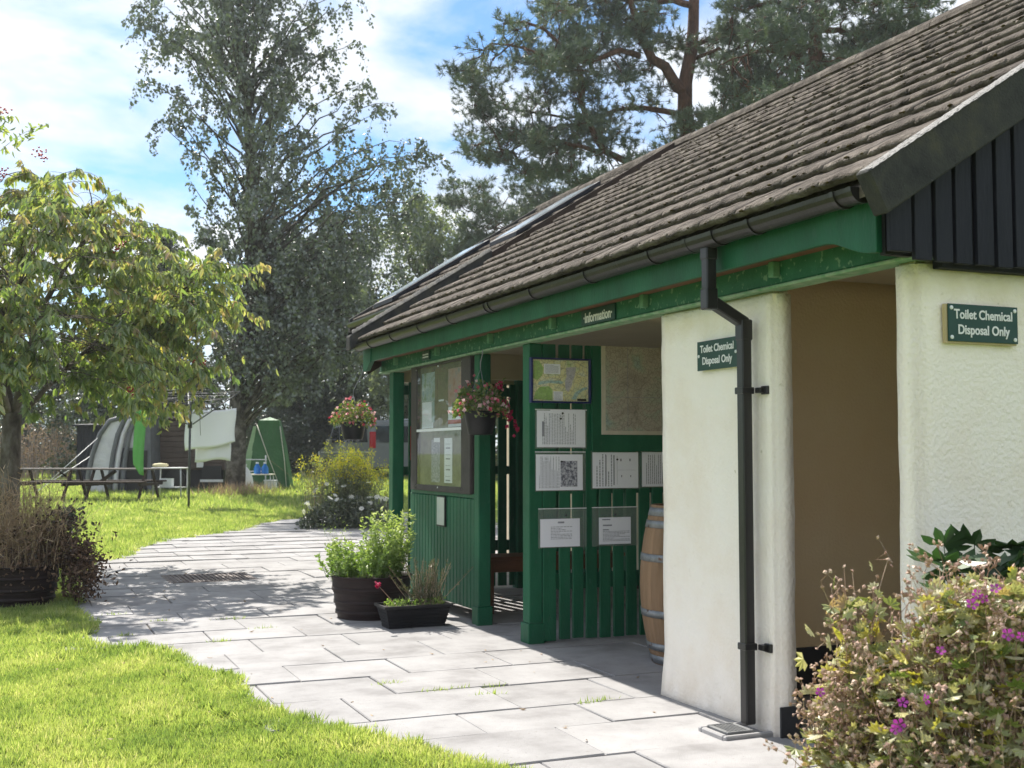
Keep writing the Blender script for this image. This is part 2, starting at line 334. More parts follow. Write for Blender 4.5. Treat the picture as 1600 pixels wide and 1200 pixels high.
# ------------------------------------------------------------------ foliage helpers
def unit(a): return a / np.maximum(np.linalg.norm(a, axis=-1, keepdims=True), 1e-9)
T_LEAF = (np.array([(0, 0, 0), (-.5, .42, .10), (0, 1, -.05), (.5, .42, .10)], float), np.array([(0, 1, 2), (0, 2, 3)]))
T_LONG = (np.array([(0, 0, 0), (-.5, .3, .08), (-.42, .65, .04), (0, 1, -.12), (.42, .65, .04), (.5, .3, .08)], float), np.array([(0, 1, 2, 3), (0, 3, 4, 5)]))
T_NEED = (np.array([(-.5, 0, 0), (.5, 0, 0), (0, 1, 0)], float), np.array([(0, 1, 2)]))
T_BLADE = (np.array([(-.5, 0, 0), (.5, 0, 0), (.32, .6, .06), (-.32, .6, .06), (0, 1, .25)], float), np.array([(0, 1, 2), (0, 2, 3), (3, 2, 4)]))
def cards(name, rng, P, D, size, width, tmpl, rnd, m, parent=None, kind=None, up=None, smooth=False):
    """one mesh of many small leaf-shaped faces; D = direction each leaf points"""
    P = np.asarray(P, float); n = len(P); tv, tf = tmpl
    if name == 'seed_head': kind = 'stuff'
    a = unit(np.asarray(D, float)); q = rng.normal(size=(n, 3)) if up is None else np.cross(a, up) + rng.normal(size=(n, 3)) * .35
    b = unit(q - a * (q * a).sum(1, keepdims=True)); c = np.cross(a, b)
    s = np.broadcast_to(np.asarray(size, float), (n,))[:, None, None]; w = np.broadcast_to(np.asarray(width, float), (n,))[:, None, None]
    V = P[:, None, :] + s * (tv[None, :, 0:1] * w * b[:, None, :] + tv[None, :, 1:2] * a[:, None, :] + tv[None, :, 2:3] * c[:, None, :])
    V = V.reshape(-1, 3)
    if parent is not None: V = V - np.array(wloc(parent))
    F = (tf[None] + (np.arange(n) * len(tv))[:, None, None]).reshape(-1, tf.shape[1])
    return link(name, mesh_np(name, V, [F], np.repeat(np.asarray(rnd, float), len(tv)), smooth), parent, m, kind)
def singles(name, rng, P, D, size, tmpl, mats, parent):
    """each piece an object of its own, sharing a few meshes"""
    me_ = [mesh_np(name, tmpl[0], [tmpl[1]], np.full(len(tmpl[0]), v)) for v in (.08, .35, .6, .85)]
    for me in me_: me.materials.append(mats[0])
    w = wloc(parent)
    for i in range(len(P)):
        a = Vector(D[i]).normalized(); b = a.cross(Vector(rng.normal(size=3))).normalized(); c = b.cross(a) * -1
        s = float(size[i]) if hasattr(size, '__len__') else size
        o = link(name, me_[rng.integers(0, 4)], parent); Mx = Matrix((b * s, a * s, c * s)).transposed().to_4x4(); Mx.translation = Vector(P[i]) - w; o.matrix_local = Mx
def strands(name, rng, lines, rad, m, parent=None, kind=None, taper=.5):
    """thin three-sided stems along polylines (each (k,3))"""
    Vs = []; Fs = []; rn = []; b = 0; off = np.array(wloc(parent)) if parent is not None else 0
    for i, ln in enumerate(lines):
        ln = np.asarray(ln, float); k = len(ln); t = unit(np.gradient(ln, axis=0))
        u = unit(np.cross(t, np.array([.3, .9, .2]))); w = np.cross(t, u)
        r = (rad[i] if hasattr(rad, '__len__') else rad) * np.linspace(1, taper, k)[:, None]
        ring = np.stack([ln + r * (u * math.cos(a) + w * math.sin(a)) for a in (0, 2.094, 4.189)], 1)
        Vs.append(ring.reshape(-1, 3)); idx = np.arange(k * 3).reshape(k, 3) + b
        for j in range(3):
            Fs.append(np.stack([idx[:-1, j], idx[:-1, (j + 1) % 3], idx[1:, (j + 1) % 3], idx[1:, j]], 1))
        rn.append(np.full(k * 3, rng.random())); b += k * 3
    return link(name, mesh_np(name, np.concatenate(Vs) - off, [np.concatenate(Fs)], np.concatenate(rn), True), parent, m, kind)
def bez(p0, p1, p2, n=8):
    t = np.linspace(0, 1, n)[:, None]; p0, p1, p2 = (np.asarray(p, float) for p in (p0, p1, p2))
    return (1 - t) ** 2 * p0 + 2 * t * (1 - t) * p1 + t * t * p2
def wobble(rng, ln, amp):
    ln = ln.copy(); k = len(ln); ln[1:-1] += rng.normal(size=(k - 2, 3)) * amp; return ln
VIEW_R = np.array([math.cos(AZ), -math.sin(AZ), 0.]); VIEW_F = np.array([math.sin(AZ), math.cos(AZ), 0.])
def off(base, u, d, z):
    """base + u metres to the right, d metres away, at height z (world)"""
    p = np.array([base[0], base[1], 0.]) + u * VIEW_R + d * VIEW_F; p[2] = z; return p
def gz(x, y):
    D = x * VIEW_F[0] + y * VIEW_F[1]
    return .018 * np.clip(D - 15, 0, 45)

# ------------------------------------------------------------------ ground and paving
def left_edge(y):
    ys = [3.0, 4.6, 5.2, 5.4, 6.2, 7.0, 7.15, 7.9, 8.35, 8.45, 8.8, 9.0, 9.3, 10.2, 10.6, 13., 14.9, 15.6, 16.55, 17.85, 19.2, 20.35, 21.3, 24, 28]
    xs = [2.45, 1.86, 1.60, 1.50, 1.16, 1.19, 1.10, .98, .86, .64, .42, .46, .58, .52, .50, .62, .92, 1.42, 1.56, 2.18, 3.42, 3.9, 4.5, 7.2, 10.5]
    return np.interp(y, ys, xs)
def make_ground():
    xs = np.concatenate([[-900, -300, -120, -60], np.linspace(-40, 60, 41), [90, 160, 400, 900]])
    ys = np.concatenate([[-200, -60, -20, -8], np.linspace(-4, 76, 41), [110, 200, 500, 1500]])
    X, Y = np.meshgrid(xs, ys); Z = gz(X, Y) - .035
    V = np.stack([X, Y, Z], -1).reshape(-1, 3); nx = len(xs)
    i = np.arange(len(ys) - 1)[:, None] * nx + np.arange(nx - 1)[None]
    F = np.stack([i, i + 1, i + nx + 1, i + nx], -1).reshape(-1, 4)
    g = link('ground', mesh_np('ground', V, [F], None, True), None, M['soilbase'], 'structure')
    return g
make_ground()
RIGHT_SLAB = 5.6
ROWS = [3.05, 3.58, 4.10, 4.62, 5.17, 5.61, 6.20, 6.755, 7.28, 7.86, 8.41, 8.92, 9.49, 10.07, 10.69, 11.40, 11.98, 12.33, 13.17, 13.72, 14.28, 14.83, 15.4, 15.93, 16.5, 17.05, 17.6, 18.15, 18.7, 19.25, 19.8, 20.35, 20.9, 21.5, 22.1, 22.7]
def make_paving():
    rng = random.Random(5)
    pv = MB()
    for a, b in zip(ROWS[:-1], ROWS[1:]):
        x0 = float(left_edge((a + b) / 2)) - .1; z = float(gz(4, a))
        pv.box(x0 + .04, 6.2 if a < 11.5 else 5.9 + (a - 11) * .3, a, b, z - .06, z - .014)
    root = pv.build('paving', M['joint'], None); root['kind'] = 'structure'
    lib = []
    for k in range(5):
        mb = MB(); h = .5
        j = [rng.uniform(-.007, .007) for _ in range(8)]
        vs = [(-h + abs(j[0]), -h + abs(j[1]), 0), (h - abs(j[2]), -h + abs(j[3]), 0), (h - abs(j[4]), h - abs(j[5]), 0), (-h + abs(j[6]), h - abs(j[7]), 0)]
        mb.prism([(x, y, -.05) for x, y, _ in vs], (0, 0, .05))
        lib.append(mb.mesh('slab', .006, 1))
        lib[-1].materials.append(M['slab'])
    n = 0
    for r, (a, b) in enumerate(zip(ROWS[:-1], ROWS[1:])):
        xl = float(left_edge((a + b) / 2)) - .14
        xr = 3.30 if a < 5.5 else (RIGHT_SLAB if a < 10.85 else 5.6 + (a - 11) * .28)
        x = 1.95 - .66 * 6 + (.33 if r % 2 else 0) + rng.uniform(-.03, .03)
        while x < xr:
            L = .66 if rng.random() < .86 else rng.choice((.45, .8))
            if x + L > xl + .12 and x > xl - .5:
                x1 = min(x + L, xr); xs_ = x; x = max(x, xl - .02)
                if x1 - x > .06 and not (1.45 < x + L / 2 < 2.36 and 12.3 < (a + b) / 2 < 13.2):
                    o = link('paving_slab', lib[rng.randrange(5)], root)
                    o.scale = (x1 - x - .003, b - a - .004, 1)
                    o.location = ((x + x1) / 2, (a + b) / 2, float(gz(4, (a + b) / 2)) + rng.uniform(-.005, .004))
                    o.rotation_euler = (rng.uniform(-.006, .006), rng.uniform(-.005, .005), rng.uniform(-.006, .006)); n += 1
                x = xs_
            x += L
    return n
make_paving()

def grass_pts(rng, n, dmin, dmax, umin=-.52, umax=.52):
    """random ground points in the part of the lawn in view"""
    d = np.sqrt(rng.random(n) * (dmax ** 2 - dmin ** 2) + dmin ** 2); t = rng.uniform(umin, umax, n)
    p = d[:, None] * (VIEW_F + t[:, None] * VIEW_R); return p[:, 0], p[:, 1], d
def make_grass():
    rng = np.random.default_rng(3); PX = []; PY = []; S = []
    for n, a, b, s, u1 in ((130000, 3.6, 7.5, .030, .3), (108000, 7.5, 13, .040, .1), (84000, 13, 24, .060, .1), (80000, 24, 48, .10, .3)):
        x, y, d = grass_pts(rng, n, a, b, -.78, u1)
        wob = np.array([mnoise.noise(Vector((0, float(v) * 2.2, 0))) * .07 + mnoise.noise(Vector((3, float(v) * 7, 0))) * .05 for v in y])
        edge = left_edge(y) + wob
        keep = (x < edge) & ~((np.hypot(x - .1, y - 11.15) < .33))
        if a < 13:   # thinner, longer fringe hanging over the slabs
            keep |= (x < edge + .05) & (rng.random(n) < .35)
        if a >= 13: keep |= (y > 22.8)
        PX.append(x[keep]); PY.append(y[keep]); S.append(np.full(keep.sum(), s))
    x = np.concatenate(PX); y = np.concatenate(PY); s = np.concatenate(S)
    patch = np.array([mnoise.noise(Vector((float(a) * 2.2, float(b) * 2.2, 0))) for a, b in zip(x, y)]); tuft = np.array([mnoise.noise(Vector((float(a) * 8, float(b) * 8, 5))) for a, b in zip(x, y)])
    k = 5
    X = np.repeat(x, k); Y = np.repeat(y, k); SS = np.repeat(s, k); PP = np.repeat(patch, k); TT = np.repeat(tuft, k); n = len(X)
    X = X + rng.normal(size=n) * SS * .30; Y = Y + rng.normal(size=n) * SS * .30
    P = np.stack([X, Y, gz(X, Y) - np.where(X > left_edge(Y) - .24, .012, .028)], 1)
    D = rng.normal(size=(n, 3)) * .75 + np.array([0, 0, 1.])
    D[:, 2] = np.abs(D[:, 2])
    size = SS * rng.uniform(.7, 1.35, n) * (1 + .35 * PP + .75 * TT) + .022
    cards('lawn_grass', rng, P, D, size, .17, T_NEED, np.clip(.42 + PP * .6 - TT * .35 + rng.normal(size=n) * .24 + (rng.random(n) < .05) * .5, 0, 1), M['grass'], None, 'stuff')
make_grass()
def make_weeds():
    rng = np.random.default_rng(9); P = []
    spots = [(1.99, 6.5), (2.15, 6.2), (2.3, 6.21), (2.5, 6.2), (2.4, 6.0), (2.9, 5.64), (1.36, 8.4), (.77, 8.95), (1.08, 9.6), (1.6, 9.5), (2.8, 5.6), (.8, 10.1), (1.75, 8.9), (1.55, 5.5)]
    for sx, sy in spots:
        m = rng.integers(30, 70); P.append(np.stack([sx + rng.normal(size=m) * .045, sy + rng.normal(size=m) * .008, np.full(m, -.012)], 1))
    P = np.concatenate(P); n = len(P); D = rng.normal(size=(n, 3)) * .6 + np.array([0, 0, 1.])
    cards('joint_weeds', rng, P, D, rng.uniform(.02, .05, n), .2, T_NEED, rng.random(n) * .6, M['grass'], None, 'stuff')
make_weeds()
def fallen():
    rng = np.random.default_rng(19); x, y, d = grass_pts(rng, 150, 4.6, 14, -.5, .25); P = np.stack([x, y, gz(x, y) + np.where(x < left_edge(y), .018, .006)], 1)
    P[:10] = np.array([[3.1, 7.2, .006], [3.18, 7.05, .006], [2.9, 7.3, .006], [2.75, 6.9, .006], [3.0, 6.8, .006], [2.3, 7.6, .006], [2.2, 11.9, .006], [2.4, 12.0, .006], [2.5, 13.4, .006], [2.0, 8.7, .006]])
    cards('fallen_leaves', rng, P, rng.normal(size=(150, 3)) * np.array([1, 1, .12]), rng.uniform(.02, .045, 150), .4, T_LEAF, rng.random(150), M['dry'], None, 'stuff', up=np.array([0, 0, 1.]))
fallen()

# ------------------------------------------------------------------ the toilet and information block
FX = 3.27; GY = 3.64
TAN = .63; EX, EZ = 2.95, 2.36           # eaves line of the tiles
RX = 6.60; RZ = EZ + TAN * (RX - EX); SA = math.atan(TAN); CS, SN = math.cos(SA), math.sin(SA)
FARY = 10.87; BACKX = 3.92; ENDY = 14.5
def roofz(x): return EZ + TAN * (x - EX)
B = thing('toilet_block', 'cream rendered toilet block with brown tiled roof and dark green timber information shelter', 'building', (FX, GY, 0))
def bulge(q):
    if q.z < .24 and q.y > 5.3: q.y += (.24 - q.z) * .09; q.x -= (.24 - q.z) * .06
    elif q.z < .24: q.x -= (.24 - q.z) * .05
    return q
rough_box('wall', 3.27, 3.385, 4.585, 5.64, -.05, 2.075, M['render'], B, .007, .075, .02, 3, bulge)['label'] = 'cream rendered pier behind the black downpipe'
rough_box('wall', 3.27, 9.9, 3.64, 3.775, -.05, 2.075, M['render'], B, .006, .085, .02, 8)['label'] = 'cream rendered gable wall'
rough_box('wall', 3.385, 6.0, 5.35, 5.50, -.05, 2.3, M['tan'], B, .005, .14, .02, 5)['label'] = 'cream back wall of the recess, its shade painted into the colour'
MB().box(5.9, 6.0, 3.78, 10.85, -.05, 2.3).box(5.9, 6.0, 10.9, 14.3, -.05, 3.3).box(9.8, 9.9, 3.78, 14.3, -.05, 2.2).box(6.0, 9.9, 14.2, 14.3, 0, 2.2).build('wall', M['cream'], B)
MB().box(3.275, 3.39, 4.572, 4.584, -.02, .135).build('plinth', M['plinth'], B)
MB().box(3.386, 5.9, 5.335, 5.349, -.02, .25).build('plinth', M['plinth'], B)
MB().box(3.30, 5.9, 3.78, 5.34, -.06, -.012).build('recess_floor', M['slab'], B)
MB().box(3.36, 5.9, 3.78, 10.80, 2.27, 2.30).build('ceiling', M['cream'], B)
# beam over the openings, its worn lower edge, rafter feet, fascia
MB().box(3.235, 3.345, 3.60, 10.92, 2.082, 2.30).build('beam', M['greenlt'], B, .006)
MB().box(3.225, 3.335, 3.60, 10.93, 2.066, 2.081).build('beam_edge', M['edge'], B, .004)
for i, y in enumerate((4.50, 5.72, 6.93, 8.02, 9.2, 10.35)):
    MB().box(3.195, 3.234, y - .02, y + .02, 2.112, 2.185).build('rafter_foot', M['edge2'], B, .003)
fa = MB().box(3.072, 3.097, 3.62, 10.90, 2.165, 2.345)
fa.build('fascia', M['green'], B, .004)
cv = [(0, 2.168), (0, 2.345)] ; pts = [(3.618, 2.345), (3.618, 2.082)]
for k in range(9):
    t = k / 8; pts.append((3.63 + .33 * t, 2.080 + .085 * (1 - math.cos(math.pi * t)) / 2))
pts.append((3.96, 2.345))
MB().prism([(3.062, y, z) for y, z in pts], (.040, 0, 0)).build('fascia_bracket', M['green'], B, .003)
pts = [(10.905, 2.345), (10.905, 2.085), (10.80, 2.085), (10.66, 2.162), (10.66, 2.345)]
MB().prism([(3.062, y, z) for y, z in pts], (.040, 0, 0)).build('fascia_bracket', M['green'], B, .003)
MB().box(3.098, 3.234, 3.66, 10.9, 2.186, 2.20).build('soffit', M['bench'], B)
# gutter: half-round trough with clips
def arc(cx, cz, r, n=10, a0=math.pi, a1=2 * math.pi): return [(cx + r * math.cos(a0 + (a1 - a0) * i / n), cz + r * math.sin(a0 + (a1 - a0) * i / n)) for i in range(n + 1)]
GX, GZ, GR = 3.008, 2.330, .058
def half_round(y0, y1, r, th=.004, n=10, g=(GX, GZ)):
    mb = MB(); o = arc(g[0], g[1], r, n); inn = arc(g[0], g[1], r - th, n)[::-1]; ring = o + inn
    k = len(ring); vs = [(x, y0, z) for x, z in ring] + [(x, y1, z) for x, z in ring]
    fs = [(i, (i + 1) % k, k + (i + 1) % k, k + i) for i in range(k)]
    fs += [(i, i + 1, k - 2 - i, k - 1 - i) for i in range(n)] + [(k + i + 1, k + i, 2 * k - 1 - i, 2 * k - 2 - i) for i in range(n)]
    mb.add(vs, fs, False); return mb
gut = half_round(3.64, 10.86, GR).build('gutter', M['gutter'], B)
half_round(3.625, 3.655, GR + .003, .06).build('gutter_end', M['plastic'], gut)
half_round(10.845, 10.87, GR + .003, .06).build('gutter_end', M['plastic'], gut)
for y in (3.74, 4.33, 4.622, 4.852, 5.22, 5.95, 6.72, 7.42, 7.50, 8.25, 8.95, 9.70, 10.40):
    half_round(y - .011, y + .011, GR + .007, .011).build('gutter_clip', M['plastic'], gut)
half_round(4.632, 4.842, GR + .0045, .008).build('gutter_outlet', M['plastic'], gut)
# square downpipe with an offset, its clips
dp = MB(); r = .0385; PY = 4.735
dp.tube([(GX + .005, PY, 2.30), (GX + .005, PY, 2.085), (GX + .005, PY, 2.025), (3.205, PY, 1.925), (3.205, PY, 1.86), (3.205, PY, .035)], [r] * 6, 4, True, False, True)
pipe = dp.build('downpipe', M['plastic'], B, .006)
for z, h in ((2.245, .03), (2.03, .05), (1.89, .05)):
    x = GX + .005 if z > 2 else 3.205
    MB().box(x - .0315, x + .0315, PY - .0315, PY + .0315, z - h, z + h).build('pipe_socket', M['plastic'], pipe, .006)
for z in (1.60, .395):
    MB().box(3.171, 3.239, PY - .034, PY + .034, z - .016, z + .016).box(3.235, 3.268, PY - .085, PY - .04, z - .013, z + .013).box(3.255, 3.272, PY - .11, PY - .06, z - .02, z + .02).build('pipe_clip', M['plastic'], pipe, .003)
# gable: dark boards over a dark backing, concrete verge on top
MB().prism([(3.09, 3.60, 2.07), (10.1, 3.60, 2.07), (10.1, 3.60, 2.28), (RX, 3.60, RZ - .1), (3.09, 3.60, 2.28)], (0, .03, 0)).build('gable_backing', M['black'], B)
MB().box(3.36, 9.95, 3.590, 3.645, 2.035, 2.078).build('gable_sill', M['navy'], B, .003)
rb = random.Random(2); x = 3.066; k = 0
while x < 10.0:
    w = .083 + rb.uniform(-.003, .003); w = .105 if k == 0 else w
    zt = lambda q: (roofz(q) if q < RX else roofz(2 * RX - q)) - .16
    zb = 2.052 + rb.uniform(-.004, .004) - (.004 if k else -.02)
    ya = 3.545 + rb.uniform(-.003, .003)
    MB().prism([(x, ya, zb), (x + w, ya, zb), (x + w, ya, max(zt(x + w), zb + .05)), (x, ya, max(zt(x), zb + .05))], (0, .022, 0)).build('gable_board', M['navy'], B, .002)
    x += w + .021 + rb.uniform(-.003, .003); k += 1
def slope_bar(y0, y1, xa, xb, below, above, name, m, bev=.006, parent=None, cut=0):
    mb = MB(); mb.prism([(xa + cut, y0, roofz(xa + cut) - below), (xb, y0, roofz(xb) - below), (xb, y0, roofz(xb) + above), (xa, y0, roofz(xa) + above)], (0, y1 - y0, 0))
    return mb.build(name, m, parent or B, bev)
vg = slope_bar(3.455, 3.535, 2.895, RX, .185, .025, 'verge', M['barge'], cut=.085)
mb = MB(); mb.prism([(RX, 3.455, RZ - .175), (10.3, 3.455, roofz(2 * RX - 10.3) - .175), (10.3, 3.455, roofz(2 * RX - 10.3) + .025), (RX, 3.455, RZ + .025)], (0, .08, 0)); mb.build('verge', M['barge'], B, .006)
# lichen crust on the verge: an uneven strip along its top arris
def crust(name, y0, y1, xa, xb, m, parent, seed, h=.0022, over=.004, top=.025):
    rr = np.random.default_rng(seed); nx = int((xb - xa) / .012); ny = 6; V = []
    for i in range(nx + 1):
        x = xa + (xb - xa) * i / nx
        for j in range(ny + 1):
            y = y0 + (y1 - y0) * j / ny; d = h * (.35 + .9 * rr.random())
            z = roofz(x) + top + d
            if j == 0: y -= .004 + .008 * rr.random(); z = roofz(x) + top - over * rr.random()
            if j == ny: z -= h + .01
            V.append((x, y, z))
    i = np.arange(nx)[:, None] * (ny + 1) + np.arange(ny)[None]
    F = np.stack([i, i + 1, i + ny + 2, i + ny + 1], -1).reshape(-1, 4)
    return link(name, mesh_np(name, np.array(V) - np.array(wloc(parent)), [F], None, True), parent, m)
crust('lichen', 3.457, 3.545, 2.91, RX, M['lichen'], vg, 4)
# roof: decking, courses of tiles, ridge tiles
rf = MB()
rf.prism([(2.99, 3.54, roofz(2.99) - .05), (RX, 3.54, RZ - .05), (RX, 3.54, RZ - .10), (2.99, 3.54, roofz(2.99) - .10)], (0, FARY - 3.54, 0))
rf.prism([(BACKX + .05, FARY, roofz(BACKX + .05) - .05), (RX, FARY, RZ - .05), (RX, FARY, RZ - .10), (BACKX + .05, FARY, roofz(BACKX + .05) - .10)], (0, ENDY - FARY, 0))
rf.prism([(RX, 3.54, RZ + .01), (10.3, 3.54, roofz(2 * RX - 10.3)), (10.3, 3.54, roofz(2 * RX - 10.3) - .1), (RX, 3.54, RZ - .1)], (0, ENDY - 3.54, 0))
roof = rf.build('roof', M['tile'], B)
TW, TG, TL = .30, .300, .36
def tile_mesh(seed):
    rr = random.Random(seed); nu = 12; V = []; th = .034
    def prof(u):
        a = (u / TW * 2) % 1.0
        return .006 * math.sin(math.pi * a / .6) if a < .6 else 0
    jit = [rr.uniform(-.003, .003) for _ in range(nu + 1)]; k = 5
    for i in range(nu + 1):
        u = TW * 1.03 * i / nu; w = prof(min(u, TW * .999)); q = jit[i]
        V += [(.012 + q * .6, u, w * .6 - th), (-.006 + q, u, w - .012), (.012 + q * .5, u, w + .004), (.14, u, w * .8 + .006), (TL, u, w * .5)]
    F = []
    for i in range(nu):
        for m in range(k - 1): a = i * k + m; F.append((a, a + k, a + k + 1, a + 1))
    F += [tuple(range(k)), tuple(nu * k + m for m in reversed(range(k)))]
    me = bpy.data.meshes.new('roof_tile'); me.from_pydata(V, [], F)
    me.polygons.foreach_set('use_smooth', [True] * (len(F) - 2) + [False] * 2); me.materials.append(M['tile']); return me
TILES = [tile_mesh(i) for i in range(6)]
def make_tiles():
    rng = random.Random(11); todo = []
    def field(x0, y0, y1, sk):
        n = int(math.ceil((RX - x0) / CS / TG)); ny = int(round((y1 - y0) / TW))
        for c in range(n):
            for j in range(ny):
                s = c * TG; x = x0 + s * CS; y = y0 + j * TW
                D = VIEW_F[0] * x + VIEW_F[1] * y
                todo.append((1 / D ** 2 / (1 + .25 * c), x, y, min(1.0, ((RX - x) / CS) / TL)))
    field(2.955, 3.53, FARY - .02, 0); field(BACKX, FARY + .06, ENDY, 1)
    todo.sort(reverse=True)
    rot0 = Matrix.Rotation(-SA + .10, 4, 'Y'); rest = []; base = Vector(wloc(roof))
    for i, (_, x, y, cut) in enumerate(todo):
        Mx = Matrix.Translation(Vector((x, y, roofz(x) + .02 + rng.uniform(-.002, .002)))) @ Matrix.Rotation(rng.uniform(-.006, .006), 4, 'Z') @ rot0 @ Matrix.Rotation(rng.uniform(-.006, .006), 4, 'X') @ Matrix.Diagonal((cut, 1, 1, 1))
        me = TILES[rng.randrange(6)]
        if i < 300:
            o = link('roof_tile', me, roof); Mx.translation -= base; o.matrix_local = Mx
        else: rest.append((Mx, me))
    mb = MB()
    for Mx, me in rest: mb.add([Mx @ v.co for v in me.vertices], [tuple(p.vertices) for p in me.polygons])
    mb.build('roof_tile', M['tile'], roof, kind='stuff')
    # moss and debris tufts along tile edges
    r2 = np.random.default_rng(6); n = 1100; P = []
    c = r2.integers(0, 14, n); y = r2.uniform(3.6, ENDY - .1, n); x = 2.955 + c * TG * CS + r2.normal(size=n) * .006 - .004
    ok = (y < FARY - .1) | (x > BACKX + .03); x = x[ok]; y = y[ok]
    P = np.stack([x, y, roofz(x) + .012 + r2.random(len(x)) * .014], 1); n = len(P)
    tv = np.array([(1, 0, 0), (0, 1, 0), (-1, 0, 0), (0, -1, 0), (0, 0, .8), (0, 0, -.6)]); tf = np.array([(0, 1, 4), (1, 2, 4), (2, 3, 4), (3, 0, 4), (1, 0, 5), (2, 1, 5), (3, 2, 5), (0, 3, 5)])
    s = r2.uniform(.004, .013, n)[:, None, None] * np.array([1, 1.6, .8])
    V = P[:, None] + tv[None] * s * r2.uniform(.7, 1.3, (n, 6, 1)); F = (tf[None] + (np.arange(n) * 6)[:, None, None]).reshape(-1, 3)
    link('moss', mesh_np('moss', V.reshape(-1, 3) - np.array(base), [F], None, True), roof, M['moss'], 'stuff')
    rng = random.Random(3)
    y = 3.46
    while y < ENDY:
        mb = MB(); a = [(RX + .11 * math.cos(t), RZ - .045 + .10 * math.sin(t)) for t in np.linspace(math.pi, 0, 9)]
        b = [(RX + .09 * math.cos(t), RZ - .045 + .08 * math.sin(t)) for t in np.linspace(0, math.pi, 9)]
        mb.prism([(px, y, pz) for px, pz in a + b], (0, .44, 0))
        o = mb.build('ridge_tile', M['tile'], roof); o.rotation_euler = (rng.uniform(-.001, .001), 0, 0); y += .445
make_tiles()
# far verge of the lower roof (lead dressed), set-back eaves, roof windows
lead = slope_bar(FARY - .08, FARY + .07, 2.90, 4.35, .06, .085, 'verge', M['barge'], .012); lead['label'] = 'lead dressed far verge of the lower roof'
crust('lichen', FARY - .082, FARY + .072, 2.92, 4.34, M['barge'], lead, 14, .03, .0, .085)
slope_bar(FARY + .0, FARY + .02, 3.10, 6.5, .40, .065, 'end_board', M['darkwood'], .003)
half_round(FARY + .08, ENDY - .02, .055, g=(BACKX - .02, roofz(BACKX) - .03)).build('gutter', M['plastic'], B)['label'] = 'black gutter of the set-back roof at the far end'
MB().box(BACKX + .03, BACKX + .06, FARY + .05, ENDY - .03, roofz(BACKX) - .30, roofz(BACKX) - .03).build('fascia', M['darkwood'], B, .003)['label'] = 'dark fascia of the set-back roof'
MB().box(BACKX + .06, 5.9, FARY + .05, ENDY - .03, roofz(BACKX) - .30, roofz(BACKX) - .28).build('soffit', M['cream'], B)
slope_bar(ENDY - .02, ENDY + .06, BACKX - .03, RX, .12, .05, 'verge', M['barge'])
glassm = pm('skylight_glass', [(.30, .34, .38), (.36, .40, .44)], 2, .12, spec=.8)
for (xa, xb, y0, y1) in ((5.02, 6.06, 11.75, 12.55), (4.10, 5.35, 13.35, 14.15)):
    w = MB(); w.prism([(xa, y0, roofz(xa) + .02), (xb, y0, roofz(xb) + .02), (xb, y0, roofz(xb) + .075), (xa, y0, roofz(xa) + .075)], (0, y1 - y0, 0))
    wo = w.build('roof_window', M['navy'], roof, .006)
    g2 = MB(); g2.prism([(xa + .06, y0 + .05, roofz(xa + .06) + .077), (xb - .06, y0 + .05, roofz(xb - .06) + .077), (xb - .06, y0 + .05, roofz(xb - .06) + .084), (xa + .06, y0 + .05, roofz(xa + .06) + .084)], (0, y1 - y0 - .1, 0))
    g2.build('roof_window_pane', glassm, roof)

# ------------------------------------------------------------------ shelter joinery
def post(x0, x1, y0, y1, zf=.14, name='post'):
    mb = MB(); mb.box(x0, x1, y0, y1, zf - .002, 2.066); p = mb.build(name, M['green'], B, .006)
    MB().box(x0 - .012, x1 + .012, y0 - .012, y1 + .012, -.01, zf).build('post_foot', M['green'], p, .006); return p
post(3.275, 3.385, 10.62, 10.74); post(3.275, 3.375, 8.40, 8.50); post(3.275, 3.375, 7.445, 7.56)
post(4.55, 4.65, 10.62, 10.72)
# slatted screen facing the path: slats, rails, a solid panel
scr = MB().box(3.376, 5.60, 7.462, 7.492, 1.86, 1.95).build('slatted_screen', M['green'], B, .003); scr['label'] = 'dark green slatted screen behind the notices'
MB().box(3.376, 5.60, 7.462, 7.492, .36, .47).build('rail', M['green'], scr, .003)
MB().box(3.376, 5.60, 7.462, 7.492, 1.02, 1.12).build('rail', M['green'], scr, .003)
rs = random.Random(8); x = 3.377; k = 0
while x < 5.55:
    w = .098 if k == 0 else .083 + rs.uniform(-.003, .003)
    MB().box(x, x + w, 7.436, 7.460, .012 + rs.uniform(0, .012), 2.064).build('slat', M['green'], scr, .003)
    x += w + .024 + rs.uniform(-.003, .003); k += 1
MB().box(3.742, 4.60, 7.408, 7.434, 1.315, 2.062).build('panel', M['green'], scr, .003)
# far end screen, lit from behind
es = MB().box(3.40, 5.85, 10.70, 10.73, 1.86, 1.95).build('slatted_screen', M['green'], B, .003); es['label'] = 'far slatted screen of the shelter with daylight in its gaps'
MB().box(3.40, 5.85, 10.70, 10.73, .36, .46).build('rail', M['green'], es, .003)
MB().box(3.40, 5.85, 10.70, 10.73, 1.10, 1.18).build('rail', M['green'], es, .003)
x = 3.45
while x < 5.80:
    w = .086 + rs.uniform(-.004, .004)
    MB().box(x, x + w, 10.675, 10.699, .02, 1.98).build('slat', M['green'], es, .003); x += w + .030
MB().box(3.36, 5.9, 10.74, 10.86, 1.98, 2.27).build('header', M['cream'], B, .004)
MB().box(4.20, 5.9, 10.60, 10.66, 2.02, 2.27).build('header', M['cream'], B, .004)
